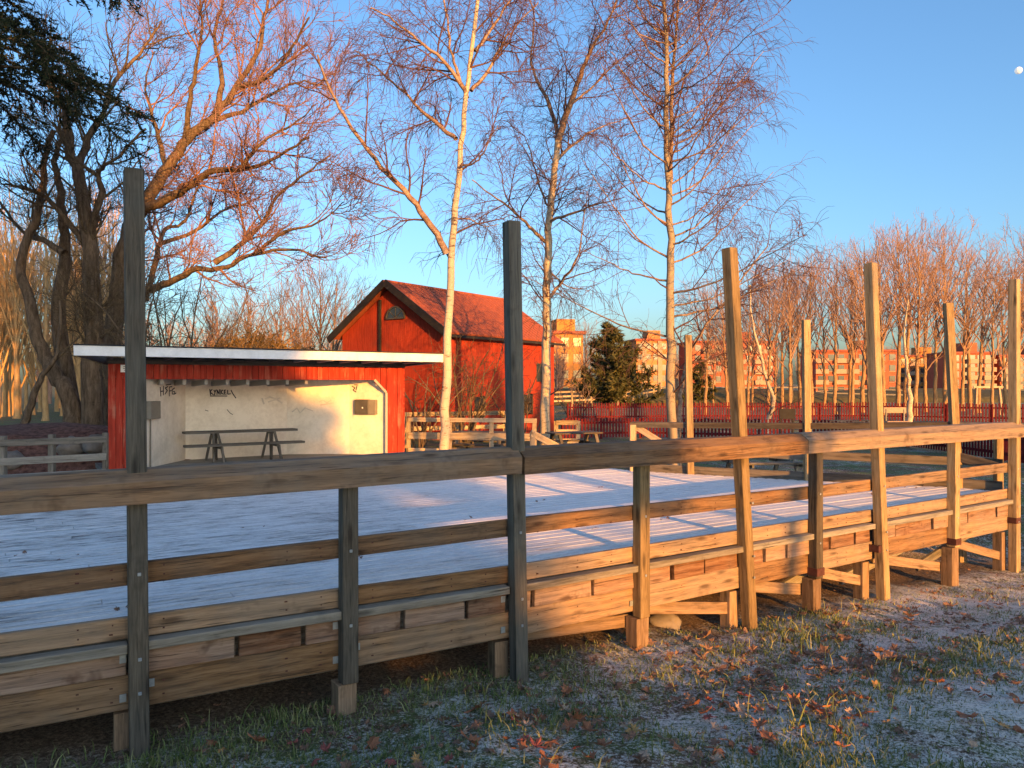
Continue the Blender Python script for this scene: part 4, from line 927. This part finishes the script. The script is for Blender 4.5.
# unseen spruces added behind the photographer to keep the left half in shade
def behind(a, s): p = SL * a + SH * s; return (p.x, p.y, GZ(p.x, p.y))
proto = conifer('spruce_tree', 'added broad shade spruce behind the photographer', behind(-.55, 25), 17.5, 5.2, 110, M['spruce'], .05, 1.3, .34, -.2, 'added shade spruces behind the photographer', .8)
def dup(o, loc, rz=0, sc=1, label=None, group=None):
    c = o.copy(); link(c); c.location = loc; c.rotation_mode = 'XYZ'; c.rotation_euler = (0, 0, rz); c.scale = (sc, sc, sc) if not isinstance(sc, tuple) else sc
    if label: c['label'] = label
    if group: c['group'] = group
    for ch in o.children: k = ch.copy(); link(k); k.parent = c
    return c
dup(proto, behind(-.7, 31), 2, .98, 'second added shade spruce farther behind the photographer')
conifer('pine_tree', 'added high crowned shade pine beside the spruces behind the photographer', behind(2.0, 28), 8.6, 6.2, 56, M['pine'], .58, 1.5, .34, -.03, power=1.0, ir=(.9, 1.08)); dup(proto, behind(-3.3, 27), 1, (.8, .8, .9), 'added shade spruce left of the broad one behind the photographer')  # unseen pine added, its raised crown shaped for the shade edge on the stage
for k in range(6): dup(proto, behind(13.6 + 3 * k, 25 + (k % 2) * 2.5), k * 1.1, .5, 'added low shade spruce in a row behind the photographer', 'added low shade spruces behind the photographer')  # unseen row added to throw shade on the red fence

# broad bare trees (prototypes reused)
def bare_tree(name, label, base, h, lean, r0, spread, group=None, dens=1.0, mat='fartwig', fork=.35, bk='farbark'):
    dens *= 1.75
    base = np.array(base, float); limbs = []; L0 = [dict(n=.7 * dens, len=h * .13, ang=.6, curl=.12, trop=.16, seg=5, sides=3, rmin=.015, rmax=.03, t0=.1), dict(n=1.5 * dens, len=h * .075, ang=.6, curl=.13, trop=.12, seg=4, sides=3, rmin=.010, rmax=.014), dict(n=2.4 * dens, len=h * .045, ang=.55, curl=.12, trop=.1, seg=3, sides=3, rmin=.0075, rmax=.010)]
    tr = shoot(base, (lean, 0, 1), h * .95, 7, .016, .01); low = [dict(d) for d in L0]; low[0]['t0'] = .35
    limbs.append((tr, r0, .02, 'trunk', low))
    for k in range(int(15 * spread + 8)):
        t = rng.uniform(fork, .85); i = t * 7; j = int(i); p = tr[j] + (tr[j + 1] - tr[j]) * (i - j); a = rng.random() * 6.283; o = rng.uniform(.35, .95) * spread
        pl = shoot(p, (math.cos(a) * o, math.sin(a) * o, 1), h * (1.02 - t) * rng.uniform(.7, 1.0), 6, .08, .05); limbs.append((pl, r0 * .45 * (1.1 - t), .012, 'limb', L0))
    return build_tree(name, label, 'tree', limbs, tuple(base), None, M[bk], M[mat], M[mat], group)
G1 = 'bare trees in the row beyond the red fence'; lab1 = 'tall bare tree in the orange lit row beyond the red fence'
D = 56
prot = [bare_tree('bare_tree', lab1, (PX(905, 55), 55, .3), 14.2, .0, .19, .9, G1, .8, fork=.28), bare_tree('bare_tree', lab1, (PX(978, 56), 56, .3), 12.5, .03, .17, .8, G1, .8, fork=.3), bare_tree('bare_tree', lab1, (PX(835, 54), 54, .3), 11.5, -.03, .15, .75, G1, .85, fork=.2)]
for k, (px, d, s) in enumerate(((862, 57, .95), (884, 52, .98), (925, 58, 1.05), (945, 54, .98), (962, 60, .95), (1005, 55, .98), (1030, 58, 1.05), (1055, 52, 1), (792, 58, .95), (812, 52, .82), (850, 62, 1.0), (775, 60, .8), (752, 62, .74), (730, 66, .7), (1080, 56, 1), (915, 49, .85), (870, 47, .8), (992, 48, .8), (898, 64, 1.12), (935, 66, 1.1), (875, 66, 1.1), (970, 65, 1.05), (1015, 64, 1.12), (825, 66, 1.0), (800, 68, .98), (852, 50, .82), (1040, 50, .9), (782, 66, .9), (740, 70, .85), (713, 72, .72), (705, 50, .66), (728, 47, .68), (748, 52, .76), (768, 47, .7), (790, 50, .8))):
    x = PX(px, d); dup(prot[k % 3], (x, d, GZ(x, d) - .05), k * 1.7, s)
wb = bstem([(766, 441), (768, 420), (774, 402), (767, 380), (760, 355), (752, 320), (750, 285)], 31, .12, .03, 'trunk', [dict(d) for d in lv2])
build_tree('birch_tree', 'small crooked birch with white foot beside the red fence', 'birch', [wb], tuple(W(766, 441, 31)), None, M['birchbark'], M['birchlimb'], M['birchtwig'])
wb = bstem([(909, 425), (910, 400), (908, 370), (904, 340), (908, 300)], 40, .17, .04, 'trunk', [dict(d) for d in lv2])
build_tree('birch_tree', 'white footed birch standing in front of the bare tree row', 'birch', [wb], tuple(W(909, 425, 40)), None, M['birchbark'], M['oakbark'], M['birchtwig'])
G2 = 'sunlit trees in the wood at the far left'; lab2 = 'slender trunked tree glowing orange in the wood at the far left'
M['sunlitwoodtwig'] = bark('sunlit_wood_twig', (.30, .19, .09), (.46, .30, .14), (.58, .40, .2))  # bark colour lightened so the far left wood looks sunlit
pl_ = [bare_tree('bare_tree', lab2, (PX(12, 44), 44, .5), 13, 0, .16, .5, G2, .7, 'sunlitwoodtwig', .12, 'sunlitwoodtwig'), bare_tree('bare_tree', lab2, (PX(40, 50), 50, .5), 12, 0, .14, .5, G2, .7, 'sunlitwoodtwig', .1, 'sunlitwoodtwig')]
for k in range(36):
    d = rng.uniform(36, 62); x = PX(rng.uniform(-60, 120), d); dup(pl_[k % 2], (x, d, GZ(x, d) - .05), k * 2.1, rng.uniform(.75, 1.05), lab2, G2)
G3 = 'bare trees behind the barn'; lab3 = 'bare pinkish tree rising behind the barn and the stage roof'
for k, (px, d, s) in enumerate(((318, 46, .72), (296, 50, .62), (345, 55, .66), (425, 58, .66), (400, 62, .72), (270, 58, .6), (460, 60, .64), (235, 50, .55), (500, 64, .6), (585, 66, .55), (330, 40, .66), (306, 44, .7), (282, 42, .58), (250, 45, .6), (355, 48, .62), (380, 60, .7), (215, 40, .6), (415, 50, .6))):
    x = PX(px, d); dup(prot[k % 3], (x, d, GZ(x, d) - .05), k * 1.3 + .4, s, lab3, G3)
# unseen trunk added behind the photographer to stripe the light
G4 = 'added bare trees behind the photographer'
for a, s, sc in ((6.45, 21, .9),):
    dup(prot[1], behind(a, s), 1.0, (sc * 1.1, sc * 1.1, sc), 'unseen bare tree added behind the photographer for its trunk shadow', G4)

# leafy rusty trees and shrubs
def bush(name, label, cat, base, sx, sz, n, mat, size, group=None, shape='leaf'):
    base = np.array(base, float); r = thing(name, label, cat, tuple(base), group); T_ = Tubes(); P = []; Dn = []
    for k in range(9):
        a = rng.random() * 6.283; o = rng.uniform(.1, .7) * sx / sz; T_.add(shoot(base, (math.cos(a) * o, math.sin(a) * o, 1), sz * rng.uniform(.6, .95), 5, .08, 0), np.linspace(.07, .015, 6), 5)
    for k in range(int(n / 40)):
        v = unit(rng.normal(size=3)); v[2] = abs(v[2]) if rng.random() < .8 else v[2] * .3; q = rng.uniform(.45, 1); c = base + np.array([v[0] * sx * q, v[1] * sx * q, sz * .5 + v[2] * sz * .5 * q])
        P.append(c + rng.normal(size=(40, 3)) * sx * .12); Dn.append(rng.normal(size=(40, 3)))
    ob('trunk', T_.mesh('trunk', base), M['oakbark'], r, base); ob('crown', leafmesh('crown', np.concatenate(P), np.concatenate(Dn), size, base, .6), mat, r, base); return r
for px, d, sx, sz, lb in ((262, 38, 1.9, 4.6, 'rusty leaved tree glowing over the middle of the stage roof'), (300, 41, 1.6, 4.0, 'smaller rusty tree between the barn gable and the stage roof'), (232, 36, 1.3, 4.0, 'rusty leaved tree nearest the oak above the stage roof')):
    bush('leafy_tree', lb, 'tree', (PX(px, d), d, .5), sx, sz, 5200, M['rustleaf'], .16)
def twiggy(name, label, base, h, w, n, mat, group=None, up=1.0, den=1.0):
    base = np.array(base, float); r = thing(name, label, 'shrub', tuple(base), group); T_ = Tubes(); W_ = Tubes()
    lv_ = [dict(n=2.2 * den, len=h * .35, ang=.7, curl=.22, trop=.02, seg=5, sides=3, rmin=.008, rmax=.014, t0=.15), dict(n=3.5 * den, len=h * .2, ang=.7, curl=.2, trop=-.05, seg=4, sides=3, rmin=.006, rmax=.008, t0=.1)]
    for k in range(n):
        a = rng.random() * 6.283; o = rng.uniform(0, 1) ** .5 * w / h; pl = shoot(base + np.array([math.cos(a), math.sin(a), 0]) * rng.uniform(0, .3) * w, (math.cos(a) * o, math.sin(a) * o, up), h * rng.uniform(.7, 1.1), 7, .12, -.05)
        rr = np.linspace(.035, .012, 8); T_.add(pl, rr, 5); branch_out(pl, rr, lv_, W_, T_)
    ob('stems', T_.mesh('stems', base), M['oakbark'], r, base); tag(ob('twigs', W_.mesh('twigs', base), M[mat], r, base), kind='stuff'); return r
twiggy('shrub', 'tangled bare shrub behind the stage roof between oak and barn', (PX(175, 20.5), 20.5, .5), 4.9, 2.8, 26, 'shrubtwig', None, 1, 1.2)
twiggy('shrub', 'dense dark bare shrub in front of the barn wall by the first birch', (PX(462, 25), 25, .4), 3.5, 1.8, 15, 'shrubtwig', None, 1, 1.2)
twiggy('shrub', 'dark bare shrub in front of the right part of the barn wall', (PX(520, 27), 27, .4), 2.7, 1.6, 9, 'shrubtwig', None, 1, 1.2)
twiggy('shrub', 'bare shrub at the barn corner between stage pillar and first birch', (PX(418, 23), 23, .4), 2.3, 1.1, 9, 'shrubtwig', None, 1, .8)
twiggy('shrub', 'brown shrub at the foot of the green pine', (PX(575, 44), 44, .3), 3.0, 2.2, 12, 'fartwig', None, 1, .6)
# far wood closing the horizon
def farwood(label, x0, x1, d0, d1, n, h0, h1):
    W_ = Tubes()
    for k in range(n):
        d = rng.uniform(d0, d1); x = rng.uniform(x0, x1) * d / d0; h = rng.uniform(h0, h1); tr = shoot((x, d, .2), (0, 0, 1), h, 4, .04, 0); rr = np.linspace(.2, .04, 5); W_.add(tr, rr, 4)
        for _ in range(26):
            i = rng.integers(1, 4); a = rng.random() * 6.283; pl = shoot(tr[i] + (tr[i + 1] - tr[i]) * rng.random(), (math.cos(a) * .6, math.sin(a) * .6, 1), h * rng.uniform(.15, .35), 3, .12, .05); W_.add(pl, np.array([.05, .04, .03, .02]), 3)
            for _ in range(3):
                d2 = unit(pl[2] - pl[1] + rng.normal(size=3) * .5); W_.add(shoot(pl[rng.integers(1, 3)], d2, h * .12, 2, .1, .05), np.array([.025, .02, .012]), 3)
    o = ob('far_wood', W_.mesh('far_wood', (0, 0, 0)), M['fartwig']); tag(o, label, 'wood', None, 'stuff'); return o
farwood('distant bare wood closing the horizon on the left', -95, 5, 75, 115, 150, 6, 10)
farwood('low distant wood along the horizon behind the apartments', -5, 150, 205, 240, 170, 7, 13)

# ------------------------------------------------------------------ grass and leaves on the near slope
def infront(x, y):
    p = np.stack([x, y], -1); s1 = (p[..., 0] - P1.x) * n1.x + (p[..., 1] - P1.y) * n1.y; s2 = (p[..., 0] - P3.x) * n2.x + (p[..., 1] - P3.y) * n2.y
    return np.minimum(s1, s2)
def vnoise(x, y, s, ph=0): return (np.sin(x * s + ph + 1.7 * np.sin(y * s * .7 + ph)) * np.sin(y * s * 1.1 + 2 * ph + 1.3 * np.sin(x * s * .6)) + .5 * np.sin(x * s * 2.3 + ph * 3) * np.sin(y * s * 2.1 + x)) / 1.5
def blades(name, label, n, mat, hmin, hmax, thr, ph, right):
    x = rng.uniform(-4.5, 11, n * 4); y = rng.uniform(3.6, 13, n * 4); f = infront(x, y); vis = (np.abs(x / y) < .78) & (f > -.35)
    k = vnoise(x, y, 1.9, ph) + rng.normal(size=x.shape) * .3 + right * (x - 2) / 6; near = np.clip(1.25 - y / 13, .1, 1); ok = vis & (k > thr) & (rng.random(x.shape) < near); x, y = x[ok][:n], y[ok][:n]; n = len(x); z = gz(x, y)
    h = rng.uniform(hmin, hmax, n) * (1 + .5 * vnoise(x, y, 3.1, ph)); a = rng.random(n) * 6.283; le = rng.uniform(.2, 1.0, n) * h; w = rng.uniform(.003, .006, n)
    b = np.stack([x, y, z - .01], -1); sv = np.stack([np.cos(a), np.sin(a), 0 * a], -1) * w[:, None]; a2 = a + rng.normal(size=n) + 1.57; ld = np.stack([np.cos(a2), np.sin(a2), 0 * a], -1)
    mid = b + ld * (le * .35)[:, None] + np.array([0, 0, 1]) * (h * .62)[:, None]; tip = b + ld * le[:, None] + np.array([0, 0, 1]) * h[:, None]
    V = np.stack([b - sv, b + sv, mid + sv * .7, mid - sv * .7, tip], 1).reshape(-1, 3); i = np.arange(n)[:, None] * 5
    me = npmesh(name, V, i + np.array([[0, 1, 2, 3]]), i + np.array([[3, 2, 4]])); at = me.attributes.new('tint', 'FLOAT', 'POINT'); at.data.foreach_set('value', np.repeat(rng.random(n), 5).astype(np.float32))
    o = ob(name, me, mat); tag(o, label, 'grass', None, 'stuff'); return o
blades('grass', 'green winter grass tufts on the slope in front of the dance floor', 70000, M['grass'], .025, .07, .02, .4, -.12)
blades('short_grass', 'short cropped grass blades on the slope in front of the dance floor', 42000, M['grass'], .012, .035, -.05, 2.1, .1)
blades('tall_grass', 'longer green grass at the foot of the left most tall post', 5000, M['grass'], .07, .17, .25, 1.0, -.55)
def leafshape(curl, seed):
    random.seed(seed); o = [(-.02, -.62), (.02, -.62), (.06, -.12), (.34, -.2), (.24, -.02), (.5, .14), (.26, .2), (.3, .44), (.12, .34), (0, .62), (-.12, .34), (-.3, .42), (-.27, .2), (-.5, .1), (-.22, 0), (-.34, -.22), (-.06, -.12)]
    o = [(x * random.uniform(.7, 1.1) * (1 - abs(curl) * .35), y * random.uniform(.7, 1.1)) for x, y in o]; o = [(x * (1 + .35 * (abs(x) < .3 and abs(y) < .4)), y) for x, y in o]; v = [(0, .05, 0)] + [(x, y, curl * (x * x * 3.2 + 1.3 * y * y) + random.uniform(-.09, .09)) for x, y in o]; k = len(o)
    return mesh('fallen_leaf', v, [[0, 1 + i, 1 + (i + 1) % k] for i in range(k)])
LM = []
for ci in range(5):
    for s in range(3):
        me = leafshape((.2, .5, -.35)[s], ci * 10 + s); me.materials.append(LEAF[ci]); LM.append(me)
random.seed(11)
lx = rng.uniform(-2.5, 9.5, 5000); ly = rng.uniform(3.9, 12.5, 5000); f = infront(lx, ly); dens = np.exp(-((f - 1.1) / 1.5) ** 2) * (.45 + .55 * (vnoise(lx, ly, 1.4, 5) > -.1)) * np.clip(1.15 - np.abs(lx - 1.6) / 6.5, .1, 1)
ok = (f > -.25) & (np.abs(lx / ly) < .72) & (rng.random(5000) < dens); lx, ly = lx[ok], ly[ok]; order = np.argsort(ly); lx, ly = lx[order], ly[order]
LLAB = ['rusty brown leaf lying on the slope', 'dark brown curled leaf lying on the slope', 'bright amber leaf lying on the slope', 'pale tan leaf lying on the slope', 'reddish leaf lying on the slope']
rest = []
for i in range(len(lx)):
    ci = int(rng.choice(5, p=[.30, .36, .07, .17, .10])); z = GZ(lx[i], ly[i]); s = rng.uniform(.06, .125) * (1 + .35 * (ci == 0)); q = Quaternion((0, 0, 1), rng.random() * 6.28) @ Quaternion((1, 0, 0), rng.normal() * .28) @ Quaternion((0, 1, 0), rng.normal() * .28)
    me = LM[ci * 3 + int(rng.integers(3))]; loc = Vector((lx[i], ly[i], z + .018 + s * .10))
    if i < 290:
        o = ob('fallen_leaf', me, None, None, loc, q); o.scale = (s, s, s); tag(o, LLAB[ci], 'leaf', 'fallen leaves on the slope')
    else: rest.append((me, loc, q, s))
V = []; Fc = []
for k in range(2400):                                       # small broken litter and the leaves farther off
    t = rng.random()
    if k < len(rest): me, loc, q, s = rest[k]
    else:
        x = rng.uniform(-2.5, 9.5); y = rng.uniform(4.2, 12.5); fr_ = float(infront(np.array(x), np.array(y)))
        if fr_ < -1.2 or fr_ > 2.6 or rng.random() > math.exp(-(fr_ - .2) ** 2): continue
        s = rng.uniform(.025, .065); q = Quaternion((0, 0, 1), rng.random() * 6.28) @ Quaternion((1, 0, 0), rng.normal() * .6); loc = Vector((x, y, GZ(x, y) + .015 + s * .15)); me = LM[int(rng.integers(15))]
    b = len(V); V += [loc + q @ (v.co * s) for v in me.vertices]; Fc += [[b + j for j in p.vertices] for p in me.polygons]
o = ob('leaf_litter', mesh('leaf_litter', V, Fc), LEAF[1]); tag(o, 'small brown leaf litter on the soil along the dance floor', 'leaf litter', None, 'stuff')
# a few leaves and twigs on the frosted planks
dk = [(200, 625), (190, 630), (628, 0), (45, 633), (60, 632), (210, 626), (290, 615), (360, 560), (120, 610), (335, 575), (545, 500), (470, 520), (660, 520), (700, 510), (590, 530), (400, 545), (830, 492), (868, 494), (905, 488), (920, 489), (930, 487), (60, 560), (20, 555), (250, 528), (600, 488), (770, 498)]
V = []; Fc = []
for px, py in dk:
    if py == 0: continue
    d = (CZ - DZ) * F / (py - HY)
    if infront(np.array(PX(px, d)), np.array(d)) > -.15: continue
    for _ in range(2):
        s = rng.uniform(.03, .06); o = ob('fallen_leaf', LM[3 + int(rng.integers(3))], None, None, (PX(px, d) + rng.normal() * .06, d + rng.normal() * .08, DZ + .012 + s * .1), Quaternion((0, 0, 1), rng.random() * 6.28) @ Quaternion((1, 0, 0), rng.normal() * .4)); o.scale = (s, s, s)
        tag(o, 'small dark leaf lying on the frosted planks', 'leaf', 'leaves on the dance floor')
